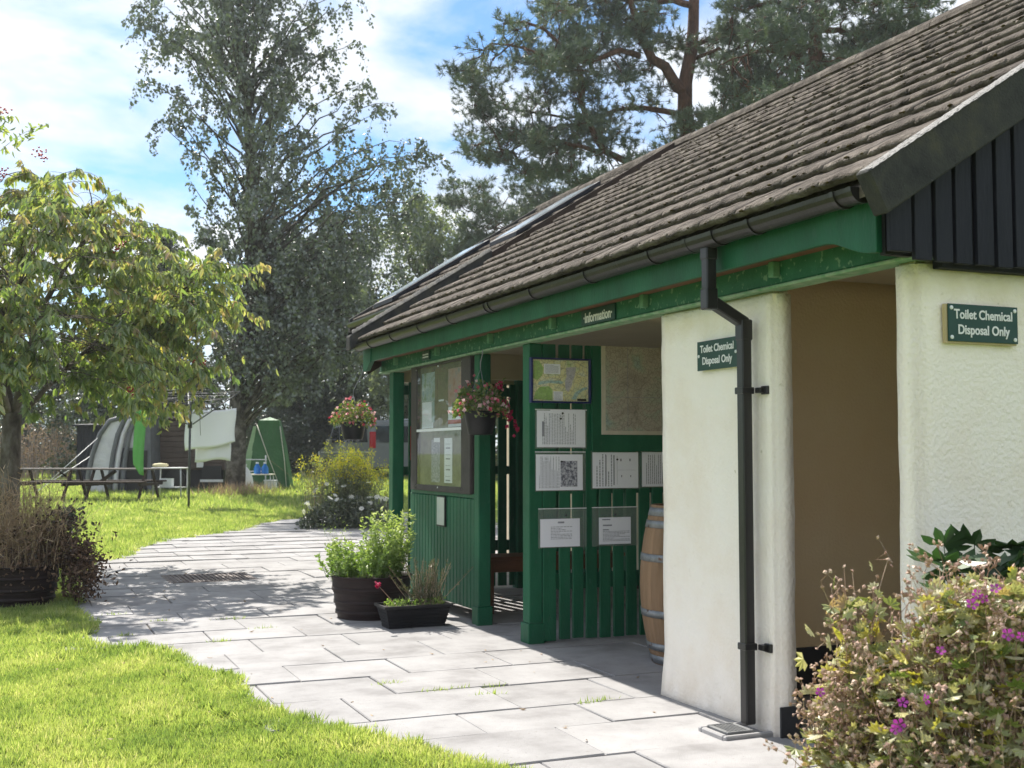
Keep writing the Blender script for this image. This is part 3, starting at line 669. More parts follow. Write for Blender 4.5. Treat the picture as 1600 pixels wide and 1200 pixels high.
# boarded panel under the noticeboard
bp = MB().box(3.285, 3.345, 8.52, 10.10, .955, .99).build('boarded_panel', M['green'], B, .004)
y = 8.53; 
while y < 10.06:
    MB().box(3.288, 3.318, y, y + .072, .10, .953).build('board', M['green'], bp, .007); y += .078
MB().box(3.32, 3.345, 8.53, 10.08, .16, .24).box(3.32, 3.345, 8.53, 10.08, .62, .70).build('rail', M['green'], bp)
MB().box(3.29, 3.36, 10.08, 10.13, 0, .955).build('batten', M['green'], bp, .004)

# ------------------------------------------------------------------ signs and notices
def plate_sign(name, label, pos, xdir, w, h, lines, size, back=False, sx=1.0, screws=4):
    t = thing(name, label, 'sign', pos); x = Vector(xdir).normalized(); z = Vector((0, 0, 1)); n = x.cross(z)   # n faces the reader
    P = Vector(pos)
    if back: MB().obox(P - n * .002 - x * .006 - z * .004, x * (w / 2 + .004), n * .008, z * (h / 2 + .003)).build('backing', M['backing'], t)
    MB().obox(P + n * .010, x * w / 2, n * .003, z * h / 2).build('plate', M['sign'], t, .001)
    k = len(lines)
    for i, s in enumerate(lines):
        place_text('lettering', s, size, t, P + n * .0142 + z * ((k - 1) / 2 - i) * size * 1.16 + z * size * .04, x, z, M['white'], size * .022, sx)
    sc = [(-1, -1), (1, -1), (-1, 1), (1, 1)] if screws == 4 else [(-1, 0), (1, 0)]
    for a, b in sc:
        mb = MB(); c = P + n * .013 + x * a * (w / 2 - .016) + z * b * (h / 2 - .016)
        mb.tube([c, c + n * .003, c + n * .005], [.0085, .008, .004], 10, True, False); mb.build('screw', M['screw'], t)
    return t
plate_sign('sign', 'green toilet chemical disposal sign on the gable wall with white screw caps', (3.588, 3.622, 1.822), (1, 0, 0), .365, .150, ['Toilet Chemical', 'Disposal Only'], .053, True, .90)
plate_sign('sign', 'green toilet chemical disposal sign half hidden behind the black downpipe', (3.256, 5.03, 1.800), (0, -1, 0), .37, .150, ['Toilet Chemical', 'Disposal Only'], .053, False, .90, 2)
def beam_sign(label, y, z, w, h, body, size, sx, m):
    t = thing('sign', label, 'sign', (3.23, y, z))
    MB().box(3.222, 3.233, y - w / 2, y + w / 2, z - h / 2, z + h / 2).build('plate', m, t, .001)
    if body: place_text('lettering', body, size, t, (3.2212, y, z - .006), (0, -1, 0), (0, 0, 1), M['white'], size * .022, sx)
    return t
beam_sign('small green Information sign with white lettering on the beam', 6.30, 2.135, .44, .096, '\u00b7Information\u00b7', .084, .86, M['sign'])
t = beam_sign('tiny dark green sign with two illegible white lines on the beam above the noticeboard', 9.52, 2.135, .20, .075, None, 0, 1, M['sign'])
pr = MB()
for r in range(2):
    for k in range(6): pr.box(3.2205, 3.2218, 9.45 + k * .025, 9.468 + k * .025, 2.118 + r * .022, 2.130 + r * .022)
pr.build('lettering', M['white'], t)

def rows(rng, w, h, n, x0=.08, x1=.92, z0=.08, z1=.92, thick=.36, gap=.12):
    """dashes standing for illegible lines of print: list of (x0,x1,z0,z1) fractions"""
    out = []
    for i in range(n):
        z = z1 - (z1 - z0) * (i + .5) / n; dz = (z1 - z0) / n * thick / 2; x = x0
        end = x1 if rng.random() > .25 else x0 + (x1 - x0) * rng.uniform(.4, .9)
        while x < end:
            l = rng.uniform(.03, .09); out.append((x, min(x + l, end), z - dz, z + dz)); x += l + .018
    return out
def sheet(label, x0, x1, z0, z1, y=7.432, sleeve=None, paper=None, marks=(), turned=False, n=12, picture=None, pins=((.5, .92),), tilt=0, bold=(), cat='notice', txt=(.08, .92, .08, .92), twin=False):
    rng = random.Random(hash(label) % 1000 if False else len(label) * 7 + int(x0 * 100))
    cx, cz = (x0 + x1) / 2, (z0 + z1) / 2
    t = thing('notice', label, cat, (cx, y, cz))
    if sleeve:
        a, b, c, d = sleeve
        MB().box(a, b, y - .0035, y - .0020, c, d).build('clear_sleeve', M['sleeve'], t)
        MB().box(a, b, y - .0045, y - .0036, d - .008, d - .003).build('sleeve_rim', M['screw'], t)
    pa = MB().box(x0, x1, y - .0070, y - .0050, z0, z1).build('paper', M['paper'], t)
    if twin: MB().box(x0 + (x1 - x0) * .27, x1 - .004, y - .0090, y - .0072, z0 + .004, z1 + .008).build('paper', M['paper'], t)
    w, h = x1 - x0, z1 - z0; pr = MB(); yy = y - (.0098 if twin else .0078)
    q = rows(rng, w, h, n, *((txt[2], txt[3], txt[0], txt[1]) if turned else txt))
    for a, b, c, d in q:
        if turned: pr.box(x0 + c * w, x0 + d * w, yy, yy + .0006, z0 + a * h, z0 + b * h)
        else: pr.box(x0 + a * w, x0 + b * w, yy, yy + .0006, z0 + c * h, z0 + d * h)
    for a, b, c, d in bold: pr.box(x0 + a * w, x0 + b * w, yy - .0003, yy + .0006, z0 + c * h, z0 + d * h)
    pr.build('print', M['ink'], t)
    if picture:
        a, b, c, d = picture; MB().box(x0 + a * w, x0 + b * w, yy - .0006, yy + .0006, z0 + c * h, z0 + d * h).build('picture', PIC, t)
    for a, b in pins:
        MB().lathe([(.0, 0), (.006, .001), (.007, .004), (0, .006)], (0, 0, 0), 8)
        pm_ = MB(); c = Vector((x0 + a * w, yy - .001, z0 + b * h)); pm_.tube([c, c + Vector((0, -.008, 0))], [.007, .006], 8); pm_.build('pin', M['black'], t)
    return t
PIC = pm('grey_photo', [(.10, .10, .13), (.30, .30, .36), (.52, .52, .58)], 70, .8, pos=[.38, .5, .6])
sheet('upper white notice of two overlapping sheets turned sideways under the blue framed map', 3.325, 3.698, 1.345, 1.600, sleeve=(3.312, 3.712, 1.335, 1.612), turned=True, n=21, twin=True, pins=((.52, .93), (.48, .78)), bold=((.10, .14, .3, .7),), txt=(.10, .80, .08, .92))
sheet('white notice turned sideways with a grey square picture on its right half', 3.318, 3.676, 1.047, 1.295, sleeve=(3.312, 3.700, 1.040, 1.318), turned=True, n=15, picture=(.52, .88, .10, .82), pins=((.54, .80),), txt=(.06, .50, .06, .94))
sheet('white sideways notice with two bold bars and four small grey pictures', 3.754, 4.118, 1.058, 1.310, sleeve=(3.742, 4.136, 1.05, 1.325), turned=True, n=6, pins=((.53, .80),), bold=((.275, .30, .10, .92), (.45, .475, .08, .92), (.60, .63, .75, .82), (.80, .83, .75, .82), (.62, .64, .30, .36), (.82, .84, .30, .36), (.53, .535, .10, .90), (.53, .93, .50, .505)), txt=(.06, .44, .05, .95))
sheet('white sideways notice partly hidden behind the cream pier', 4.150, 4.50, 1.065, 1.312, sleeve=(4.14, 4.52, 1.058, 1.322), turned=True, n=18, pins=((.5, .88),))
sheet('white printed notice in a large clear sleeve, lower left on the slatted screen', 3.350, 3.652, .657, .850, sleeve=(3.335, 3.706, .650, .926), n=9, twin=False, pins=((.64, 1.12),), bold=((.44, .60, .84, .90),), txt=(.26, .80, .26, .74))
sheet('white letter in a clear sleeve beside the oak cask, lower right on the screen', 3.802, 4.055, .664, .852, sleeve=(3.748, 4.110, .650, .928), n=8, pins=((.5, 1.10),), bold=((.10, .35, .90, .94), (.12, .40, .68, .73), (.12, .30, .52, .56)), txt=(.12, .96, .10, .50))
# folding map in a blue frame
def map_mat(name, cols, pos, scale, grid):
    m, nt, N, L = nodes(name)
    out = N('ShaderNodeOutputMaterial'); b = N('ShaderNodeBsdfPrincipled'); L(b.outputs[0], out.inputs[0]); b.inputs['Roughness'].default_value = .35
    g = N('ShaderNodeNewGeometry'); n = N('ShaderNodeTexNoise'); n.inputs['Scale'].default_value = scale; n.inputs['Detail'].default_value = 3; n.inputs['Distortion'].default_value = .8
    L(g.outputs['Position'], n.inputs['Vector']); r = ramp(N, cols, pos); r.color_ramp.interpolation = 'LINEAR'; L(n.outputs[0], r.inputs[0])
    v = N('ShaderNodeTexVoronoi'); v.feature = 'DISTANCE_TO_EDGE'; v.inputs['Scale'].default_value = grid; L(g.outputs['Position'], v.inputs['Vector'])
    lt = N('ShaderNodeMath'); lt.operation = 'LESS_THAN'; lt.inputs[1].default_value = .035; L(v.outputs[0], lt.inputs[0])
    n3 = N('ShaderNodeTexNoise'); n3.inputs['Scale'].default_value = grid * 5; L(g.outputs['Position'], n3.inputs['Vector'])
    gt = N('ShaderNodeMath'); gt.operation = 'GREATER_THAN'; gt.inputs[1].default_value = .60; L(n3.outputs[0], gt.inputs[0])
    ad = N('ShaderNodeMath'); ad.operation = 'MAXIMUM'; L(lt.outputs[0], ad.inputs[0]); L(gt.outputs[0], ad.inputs[1])
    sc = N('ShaderNodeMath'); sc.operation = 'MULTIPLY'; sc.inputs[1].default_value = .55; L(ad.outputs[0], sc.inputs[0])
    mx = N('ShaderNodeMix'); mx.data_type = 'RGBA'; L(sc.outputs[0], mx.inputs[0]); L(r.outputs[0], mx.inputs[6]); mx.inputs[7].default_value = (.16, .15, .13, 1)
    L(mx.outputs[2], b.inputs['Base Color']); return m
def flat(t, name, m, pts, y):
    return MB().prism([(x, y, z) for x, z in pts], (0, .0008, 0)).build(name, m, t)
t = thing('map', 'colourful local map in a dark blue frame on the green slatted screen', 'map', (3.485, 7.43, 1.81))
blue = pm('blue_frame', [(.008, .016, .085), (.012, .022, .11)], 6, .4)
ax0, ax1, az0, az1 = 3.255, 3.715, 1.652, 1.965
fr = MB()
for q in ((ax0, ax1, az0, az0 + .012), (ax0, ax1, az1 - .012, az1), (ax0, ax0 + .013, az0 + .0125, az1 - .0125), (ax1 - .013, ax1, az0 + .0125, az1 - .0125)): fr.box(q[0] + .015, q[1] + .015, 7.395, 7.432, q[2], q[3])
fr.build('frame', blue, t, .001)
x0, z0 = ax0 + .028, az0 + .012; w, h = ax1 - ax0 - .026, az1 - az0 - .024
MB().box(x0, x0 + w, 7.416, 7.430, z0, z0 + h).build('map_sheet', map_mat('map_land', [(.72, .72, .58), (.74, .68, .36), (.66, .68, .46), (.44, .55, .25)], [.35, .5, .6, .72], 9, 26), t)
mg = map_mat('map_wood', [(.30, .48, .14), (.38, .54, .20)], [.4, .6], 20, 40); mt = map_mat('map_town', [(.46, .45, .52), (.58, .55, .60)], [.4, .6], 30, 60); mr = map_mat('map_river', [(.36, .52, .52), (.42, .58, .58)], [.4, .6], 20, 20)
f = lambda L_: [(x0 + a * w, z0 + b * h) for a, b in L_]
flat(t, 'printed_wood', mg, f([(.03, .05), (.36, .02), (.36, .28), (.30, .36), (.14, .34), (.06, .22)]), 7.4150)
flat(t, 'printed_wood', mg, f([(.02, .55), (.10, .50), (.18, .62), (.20, .80), (.12, .97), (.03, .96)]), 7.4150)
flat(t, 'printed_town', mt, f([(.60, .82), (.78, .84), (.76, .62), (.72, .52), (.70, .38), (.64, .22), (.59, .30), (.58, .48), (.61, .60)]), 7.4150)
flat(t, 'printed_river', mr, f([(.10, .38), (.30, .44), (.52, .42), (.56, .47), (.48, .50), (.28, .50), (.12, .46)]), 7.4146)
flat(t, 'printed_river', mr, f([(.70, .06), (.76, .22), (.90, .34), (.98, .36), (.98, .31), (.90, .27), (.82, .18), (.78, .05)]), 7.4146)
flat(t, 'printed_key', M['paper'], f([(.21, .66), (.50, .66), (.50, .90), (.21, .90)]), 7.4142)
flat(t, 'printed_key', M['paper'], f([(.38, .02), (.54, .02), (.54, .24), (.38, .24)]), 7.4142)
pk = MB(); rk = random.Random(3)
for a, b, c, d in rows(rk, 1, 1, 8): pk.box(x0 + (.21 + .28 * a) * w, x0 + (.21 + .28 * b) * w, 7.4134, 7.4140, z0 + (.66 + .24 * c) * h, z0 + (.66 + .24 * d) * h)
for a, b, c, d in rows(rk, 1, 1, 7): pk.box(x0 + (.38 + .15 * a) * w, x0 + (.38 + .15 * b) * w, 7.4134, 7.4140, z0 + (.02 + .22 * c) * h, z0 + (.02 + .22 * d) * h)
pk.build('print', M['ink'], t)
flat(t, 'printed_caption', M['black'], f([(.80, .02), (.96, .02), (.96, .07), (.80, .07)]), 7.4142)
# large faded map beside it
t = thing('map', 'large faded grey survey map on the green panel beside the cream pier', 'map', (4.2, 7.40, 1.76))
MB().box(3.815, 4.60, 7.3985, 7.4065, 1.435, 2.062).build('map_sheet', pm('map_margin', [(.50, .46, .38), (.58, .54, .46)], 9, .45), t)
MB().box(3.845, 4.58, 7.3970, 7.3984, 1.462, 2.062).build('printed_area', map_mat('map_survey', [(.36, .32, .27), (.46, .41, .35), (.38, .42, .34), (.34, .43, .42)], [.36, .48, .58, .68], 5, 30), t)
MB().box(4.02, 4.023, 7.396, 7.3969, 1.462, 2.06).box(3.845, 4.58, 7.396, 7.3969, 1.70, 1.703).build('fold', M['ink'], t)
# white notice inside on the far screen, and prohibition notice deep inside
t = thing('notice', 'small white notice with a red edge inside the shelter by the far post', 'notice', (3.47, 10.66, 1.42))
MB().box(3.47, 3.60, 10.660, 10.668, 1.24, 1.56).build('paper', M['paper'], t); MB().box(3.462, 3.4695, 10.660, 10.668, 1.24, 1.56).build('red_edge', pm('red_print', (.45, .03, .03), 5, .6), t)
pr = MB(); 
for k in range(5): pr.box(3.56, 3.575, 10.6585, 10.6595, 1.30 + k * .05, 1.32 + k * .05)
pr.build('print', M['ink'], t)
t = thing('notice', 'white notice with a red prohibition ring deep inside the shelter', 'notice', (4.66, 10.66, 1.64))
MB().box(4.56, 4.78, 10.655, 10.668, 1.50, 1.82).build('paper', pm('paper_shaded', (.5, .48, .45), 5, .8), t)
rg = MB(); ring = [(4.67 + .075 * math.cos(a), 10.652, 1.69 + .075 * math.sin(a)) for a in np.linspace(0, 2 * math.pi, 21)]
rg.tube(ring, .010, 4, False); rg.tube([(4.62, 10.652, 1.74), (4.72, 10.652, 1.64)], .009, 4); rg.build('prohibition_ring', pm('red_ring', (.40, .05, .05), 5, .6), t)

# ------------------------------------------------------------------ noticeboard with clear sheets
t = thing('noticeboard', 'dark brown noticeboard with clear sheets over faded posters above the boarded panel', 'noticeboard', (3.28, 9.33, 1.0))
Y0, Y1, Z0, Z1 = 8.56, 10.04, .985, 2.10
nb = MB()
MB().box(3.300, 3.340, Y0, Y1, Z0, Z1).build('backboard', pm('old_backboard', [(.09, .085, .06), (.16, .15, .11), (.24, .22, .16)], 7, .7), t)
for q in ((Y0, Y0 + .20, Z0, Z1), (Y1 - .16, Y1, Z0, Z1)): MB().box(3.262, 3.2995, q[0], q[1], q[2], q[3]).build('stile', M['brownframe'], t, .004)
MB().box(3.264, 3.2995, Y0 + .201, Y1 - .161, Z0, Z0 + .05).build('bottom_rail', M['brownframe'], t, .004)
MB().box(3.266, 3.2995, Y0 + .201, Y1 - .161, Z1 - .05, Z1).build('top_rail', M['brownframe'], t, .004)
A, Bq = Y0 + .205, Y1 - .165
MB().box(3.268, 3.272, A - .03, Bq + .03, 1.505, 2.045).build('clear_sheet', M['perspex'], t)
MB().box(3.268, 3.272, A - .03, Bq + .03, 1.01, 1.495).build('clear_sheet', M['perspex'], t)
MB().box(3.264, 3.2675, A - .03, Bq + .03, 1.490, 1.512).build('sheet_edge', M['screw'], t)
sc = MB()
for y in (A - .02, (A + Bq) / 2, Bq + .02):
    for z in (2.035, 1.02): sc.tube([(3.268, y, z), (3.262, y, z)], .008, 6)
sc.build('screw', M['screw'], t)
def poster(label, ya, yb, za, zb, mats):
    p = thing('poster', label, 'poster', (3.297, (ya + yb) / 2, za))
    for nm, m, a, b, c, d, e in mats:
        MB().box(3.2985 - e, 3.2995 - e, yb - (yb - ya) * b, yb - (yb - ya) * a, za + (zb - za) * c, za + (zb - za) * d).build(nm, m, p)
    return p
sky_p = pm('poster_sky', [(.22, .34, .38), (.42, .48, .48), (.16, .24, .12)], 14, .5); trunk_p = pm('poster_trunk', [(.10, .08, .05), (.20, .17, .10), (.08, .10, .05)], 18, .5, stretch=(1, 1, .3))
pink_p = pm('poster_rose', [(.35, .13, .09), (.45, .30, .26), (.25, .26, .28)], 12, .5); redb = pm('poster_red', (.42, .05, .03), 9, .5)
poster('faded landscape poster with pale lower half, left behind the clear sheet', 9.50, 9.84, 1.52, 2.0, [('picture', sky_p, 0, 1, .48, 1, 0), ('paper', M['paper'], .02, .9, 0, .475, 0), ('torn_edge', sky_p, .78, 1, .1, .47, .0012)])
poster('dark tree trunk poster in the middle behind the clear sheet', 9.17, 9.49, 1.52, 2.02, [('picture', trunk_p, 0, 1, 0, 1, 0), ('caption', M['paper'], .3, .7, .44, .47, .0012)])
poster('rose and grey poster with a red band, right behind the clear sheet', 8.79, 9.16, 1.52, 2.0, [('picture', pink_p, 0, 1, .35, 1, 0), ('paper', M['paper'], 0, 1, .12, .345, 0), ('red_band', redb, 0, 1, .05, .118, 0), ('paper', M['paper'], 0, 1, 0, .048, 0)])
poster('grey creased leaflet behind the lower clear sheet', 9.36, 9.58, 1.06, 1.42, [('paper', PIC, 0, 1, 0, 1, 0), ('heading', M['paper'], .3, 1, .94, 1.04, .0012)])
blk = [('paper', M['paper'], 0, 1, 0, 1, 0)]
for k in range(4): blk += [('print', M['ink'], .15, .8, .14 + k * .24, .15 + k * .24, .0012), ('print', M['ink'], .2, .75, .04 + k * .24, .07 + k * .24, .0012)]
poster('white leaflet in four printed blocks behind the lower clear sheet', 9.06, 9.25, 1.06, 1.43, blk)
t = thing('notice', 'small pale framed notice on the green boarded panel', 'notice', (3.28, 9.27, .82))
MB().box(3.272, 3.287, 9.16, 9.36, .70, .95).build('frame', M['black'], t, .002); MB().box(3.269, 3.2715, 9.172, 9.35, .712, .94).build('paper', pm('pale_paper', [(.42, .50, .42), (.56, .58, .50)], 9, .6), t)

# ------------------------------------------------------------------ hanging baskets
FL = (np.array([(0, 0, 0), (-.34, .45, .25), (0, .75, .05), (.34, .45, .25), (-.2, .5, -.3), (.2, .5, -.3), (0, 1.0, 0), (-.12, .6, 0), (.12, .6, 0)], float), np.array([(0, 1, 2), (0, 2, 3), (0, 4, 2), (0, 5, 2), (7, 6, 8)]))
def basket(label, plant_label, c, ztop, zbot, hook, seed, trail, chain_top):
    rng = np.random.default_rng(seed); cx, cy = c
    t = thing('hanging_pot', label, 'hanging pot', (cx, cy, zbot), 0, 'hanging pots under the eaves')
    MB().lathe([(0, zbot), (.085, zbot), (.092, zbot + .01), (.122, ztop - .02), (.130, ztop - .018), (.131, ztop), (.120, ztop), (.116, ztop - .015)], (cx, cy, 0), 28).build('pot', M['trough'], t)
    MB().lathe([(.116, ztop - .02), (0, ztop - .012)], (cx, cy, 0), 20).build('soil', M['soil'], t)
    ch = MB(); h = Vector(hook)
    for k in range(3):
        a = 2.1 * k + .6; p = Vector((cx + .127 * math.cos(a), cy + .127 * math.sin(a), ztop)); mid = (p + h) / 2 + Vector((0, 0, -.01)); ch.tube([p, mid, h], .0022, 4)
    ch.tube([h, h + Vector((.004, .01, .05)), Vector(chain_top) + Vector((0, .006, -.03)), Vector(chain_top)], .0045, 5)
    ch.build('chain', pm('grey_chain', (.22, .23, .25), 5, .5), t)
    g = thing('fuchsia', plant_label, 'plant', (cx, cy, ztop), 0, 'fuchsias in the hanging pots')
    n = 900; th = rng.uniform(0, 6.283, n); rr = np.sqrt(rng.random(n)) * .21; P = np.stack([cx + rr * np.cos(th), cy + rr * np.sin(th), ztop + .015 + rng.random(n) * .20 * (1.05 - (rr / .23) ** 2) - np.where(rr > .15, rng.random(n) * .07, 0)], 1)
    if trail:
        for k in range(3):
            q = bez((cx + .05, cy, ztop + .05), (cx + .12 + .02 * k, cy - .02, ztop + .20 + .03 * k), (cx + .11 + .03 * k, cy - .03, ztop + .10 + .04 * k), 30); P = np.concatenate([P, q + rng.normal(size=q.shape) * .012])
    D = rng.normal(size=P.shape) + np.array([0, 0, .1]) + (P - np.array([cx, cy, ztop])) * 4
    cards('foliage', rng, P, D, rng.uniform(.022, .045, len(P)), .55, T_LEAF, rng.random(len(P)), M['l_fuchs'], g)
    st = [bez((cx + rng.normal() * .03, cy + rng.normal() * .03, ztop - .01), (cx + x_ * .6, cy + y_ * .6, ztop + .16), (cx + x_, cy + y_, ztop + .08), 6) for x_, y_ in rng.uniform(-.17, .17, (30, 2))]
    strands('stem', rng, st, .0022, M['s_crane'], g)
    m = 85; i = rng.integers(0, n, m); Pf = P[i] + np.array([0, 0, .012]) + (P[i] - np.array([cx, cy, ztop])) * .12; Df = rng.normal(size=(m, 3)) * .4 + np.array([0, 0, -1.0]) + (Pf - np.array([cx, cy, ztop])) * 2
    Pf = Pf + np.array([0, 0, .02])
    singles('flower', rng, Pf, Df, rng.uniform(.030, .05, m), FL, [M['f_fuchs']], g)
    if trail:
        Q = []; 
        for k in range(26):
            a = rng.random(); Q.append(np.array([cx + .16 + .10 * a, cy - .04 - .05 * a, ztop + .06 - .16 * a]) + rng.normal(size=3) * .022)
        for k in range(10): Q.append(np.array([cx + .13, cy - .02, ztop + .21]) + rng.normal(size=3) * np.array([.03, .03, .03]))
        Q = np.array(Q); singles('flower', rng, Q, rng.normal(size=Q.shape) * .4 + np.array([.1, 0, -1.]), rng.uniform(.035, .05, len(Q)), FL, [M['f_red']], g)
        strands('stem', rng, [bez((cx, cy, ztop), (cx + .12, cy - .02, ztop + .10), (cx + .26, cy - .08, ztop - .09), 7), bez((cx, cy, ztop), (cx + .10, cy, ztop + .16), (cx + .14, cy - .02, ztop + .23), 7)], .003, M['s_crane'], g)
basket('black hanging pot by the shelter doorway, hung from the beam on a chain', 'pink and red fuchsia with trailing flowers in the pot by the doorway', (3.19, 8.15), 1.615, 1.440, (3.19, 8.15, 1.93), 5, True, (3.20, 8.13, 2.07))
basket('black hanging pot at the far corner of the eaves, in front of the van', 'pale pink fuchsia in the pot at the far corner of the eaves', (2.99, 10.98), 1.60, 1.435, (2.99, 10.98, 1.86), 9, False, (3.05, 10.88, 2.10))
# ------------------------------------------------------------------ cask, tubs, trough, bench, drains
t = thing('cask', 'oak cask with grey steel hoops standing behind the cream pier', 'cask', (3.945, 6.42, 0))
prof = lambda z: .255 + .075 * (1 - ((z - .49) / .49) ** 2)
zs = np.linspace(0.0, .98, 11); ns = 22; mbs = MB()
w2 = math.pi / ns * .985
V = []; 
for z in zs:
    for a, dr in ((-w2, 0), (0, .0015), (w2, 0), (w2, -.022), (-w2, -.022)): V.append(((prof(z) + dr) * math.cos(a), (prof(z) + dr) * math.sin(a), z))
F = [(i * 5 + k, i * 5 + (k + 1) % 5, (i + 1) * 5 + (k + 1) % 5, (i + 1) * 5 + k) for i in range(10) for k in range(5)] + [(0, 4, 3, 2, 1), (50, 51, 52, 53, 54)]
sm = MB().add(V, F).mesh('stave'); sm.materials.append(M['oak'])
for k in range(ns):
    o = link('stave', sm, t); o.rotation_euler = (0, 0, 2 * math.pi * k / ns)
for z, h in ((.035, .05), (.115, .045), (.32, .045), (.66, .045), (.865, .045), (.94, .05)):
    MB().lathe([(prof(z - h / 2) + .001, z - h / 2), (prof(z - h / 2) + .005, z - h / 2), (prof(z + h / 2) + .005, z + h / 2), (prof(z + h / 2) + .001, z + h / 2)], (0, 0, 0), 40).build('hoop', M['zinc'], t, world=False)
MB().lathe([(.24, .945), (0, .947)], (0, 0, 0), 30).build('head', M['oak'], t, world=False)

def tub(label, c, seed):
    cx, cy = c; t = thing('half_barrel', label, 'planter', (cx, cy, 0), 0, 'brown half barrel planters')
    P = []; H = .325
    for k in range(26):
        z = H * k / 25; r = .262 + .055 * (k / 25) ** .8 + (.004 if (k % 4) == 0 else 0); P.append((r, z))
    P += [(.325, H), (.325, H + .012), (.300, H + .012), (.297, H - .03)]
    MB().lathe([(0, 0.0)] + P, (cx, cy, 0), 44).build('body', M['tub'], t)
    for z in (.055, .135, .235):
        r = .264 + .055 * (z / H) ** .8; MB().lathe([(r, z - .016), (r + .008, z - .013), (r + .008, z + .013), (r, z + .016)], (cx, cy, 0), 44).build('hoop', M['tub'], t)
    MB().lathe([(.298, H - .03), (0, H - .015)], (cx, cy, 0), 24).build('soil', M['soil'], t); return t
tub('brown half barrel planter full of green herbs beside the boarded panel', (2.665, 9.20), 1)
tub('dark half barrel planter of dried stems on the lawn edge beneath the rowan', (.085, 11.18), 2)
# herbs in the half barrel
rng = np.random.default_rng(21)
hb = thing('herb_plant', 'bright green leafy herb spreading over the half barrel', 'plant', (2.665, 9.2, .31))
hv = thing('herb_plant', 'tall pale variegated herb with flower spikes at the back right of the half barrel', 'plant', (2.80, 9.12, .31))
def herb(root, n_st, cen, rad, h0, h1, leaf, lw, per, rshift, spread=.25, names=('foliage', 'stem')):
    L_ = []; P = []; D = []
    for k in range(n_st):
        a = rng.uniform(0, 6.283); r = rad * math.sqrt(rng.random()); b = np.array([cen[0] + r * math.cos(a), cen[1] + r * math.sin(a), .30]); h = rng.uniform(h0, h1)
        tip = b + np.array([math.cos(a) * r * spread + rng.normal() * .03, math.sin(a) * r * spread + rng.normal() * .03, h])
        ln = bez(b, (b + tip) / 2 + rng.normal(size=3) * .02, tip, 6); L_.append(ln)
        ts = rng.uniform(.15, 1, per); q = np.stack([np.interp(ts, np.linspace(0, 1, 6), ln[:, j]) for j in range(3)], 1); P.append(q)
        d = rng.normal(size=(per, 3)); d[:, 2] = np.abs(d[:, 2]) * .5 + .15; D.append(d)
    P = np.concatenate(P); D = np.concatenate(D); n = len(P)
    hz = np.clip((P[:, 2] - .3) / (h1), 0, 1)
    cards(names[0], rng, P, D, rng.uniform(leaf * .6, leaf * 1.25, n), lw, T_LEAF, np.clip(hz * .55 + rng.normal(size=n) * .16 + rshift, 0, 1), M['l_herb'], root)
    strands(names[1], rng, L_, .0022, M['s_crane'] if rshift < .1 else M['l_herb'], root)
herb(hb, 150, (2.60, 9.22), .27, .14, .33, .034, .62, 26, .10)
herb(hv, 62, (2.80, 9.16), .15, .34, .56, .038, .42, 34, .30, .5)
for k in range(1):
    ln = bez((2.42, 9.2, .3), (2.38, 9.2, .6), (2.33, 9.2, .74), 6)
    wisp = thing('wispy_herb', 'thin wispy seeding herb at the left edge of the half barrel', 'plant', (2.42, 9.2, .30))
    strands('stem', rng, [bez((2.42 + rng.normal() * .02, 9.2, .3), (2.40, 9.2, .5), (2.36 + rng.normal() * .06, 9.2 + rng.normal() * .05, .60 + rng.random() * .16), 6) for _ in range(12)], .0015, M['l_herb'], wisp)
    P = np.array([2.37, 9.2, .68]) + rng.normal(size=(90, 3)) * np.array([.06, .05, .05]); cards('seed_head', rng, P, rng.normal(size=P.shape), .014, .5, T_LEAF, rng.random(90), M['l_herb'], wisp)
# black trough in front
p0 = Vector((2.62, 8.47, 0)); p1 = Vector((3.03, 8.47, 0))
t = thing('trough_planter', 'black ribbed plastic trough planter in front of the half barrel', 'planter', (2.82, 8.58, 0))
def frus(z, gx): return [(2.595 - gx, 8.475 - gx, z), (3.03 + gx, 8.475 - gx, z), (3.03 + gx, 8.66 + gx, z), (2.595 - gx, 8.66 + gx, z)]
levels = [(0, 0)]
for k in range(1, 7): levels += [(.024 * k - .004, .006 * k - .001), (.024 * k, .006 * k - .005)]
levels += [(.15, .036), (.152, .050), (.172, .050), (.172, .034), (.150, .030)]
vs = []; fs = []
for z, gx in levels: vs += frus(z, gx)
for i in range(len(levels) - 1): fs += [(i * 4 + k, i * 4 + (k + 1) % 4, i * 4 + 4 + (k + 1) % 4, i * 4 + 4 + k) for k in range(4)]
fs.append((3, 2, 1, 0)); MB().add(vs, fs).build('body', M['trough'], t)
MB().add(frus(.152, .028), [(0, 1, 2, 3)]).build('soil', M['soil'], t)
ro = thing('rosemary', 'upright grey green rosemary in the black trough', 'plant', (2.93, 8.58, .15))
L_ = []; P = []; D = []
for k in range(75):
    b = np.array([2.92 + rng.normal() * .06, 8.58 + rng.normal() * .035, .15]); tip = b + np.array([rng.normal() * .08, rng.normal() * .06, rng.uniform(.14, .36)]); ln = bez(b, (b + tip) / 2 + rng.normal(size=3) * .02, tip, 6); L_.append(ln)
    ts = rng.uniform(.1, 1, 46); q = np.stack([np.interp(ts, np.linspace(0, 1, 6), ln[:, j]) for j in range(3)], 1); P.append(q); d = rng.normal(size=(46, 3)); d[:, 2] = np.abs(d[:, 2]) + .5; D.append(d)
P = np.concatenate(P); D = np.concatenate(D); cards('foliage', rng, P, D, rng.uniform(.016, .03, len(P)), .2, T_LEAF, rng.random(len(P)), M['l_rosem'], ro); strands('stem', rng, L_, .002, M['s_crane'], ro)
lo = thing('low_plant', 'low trailing green plant along the front of the black trough', 'plant', (2.78, 8.52, .15))
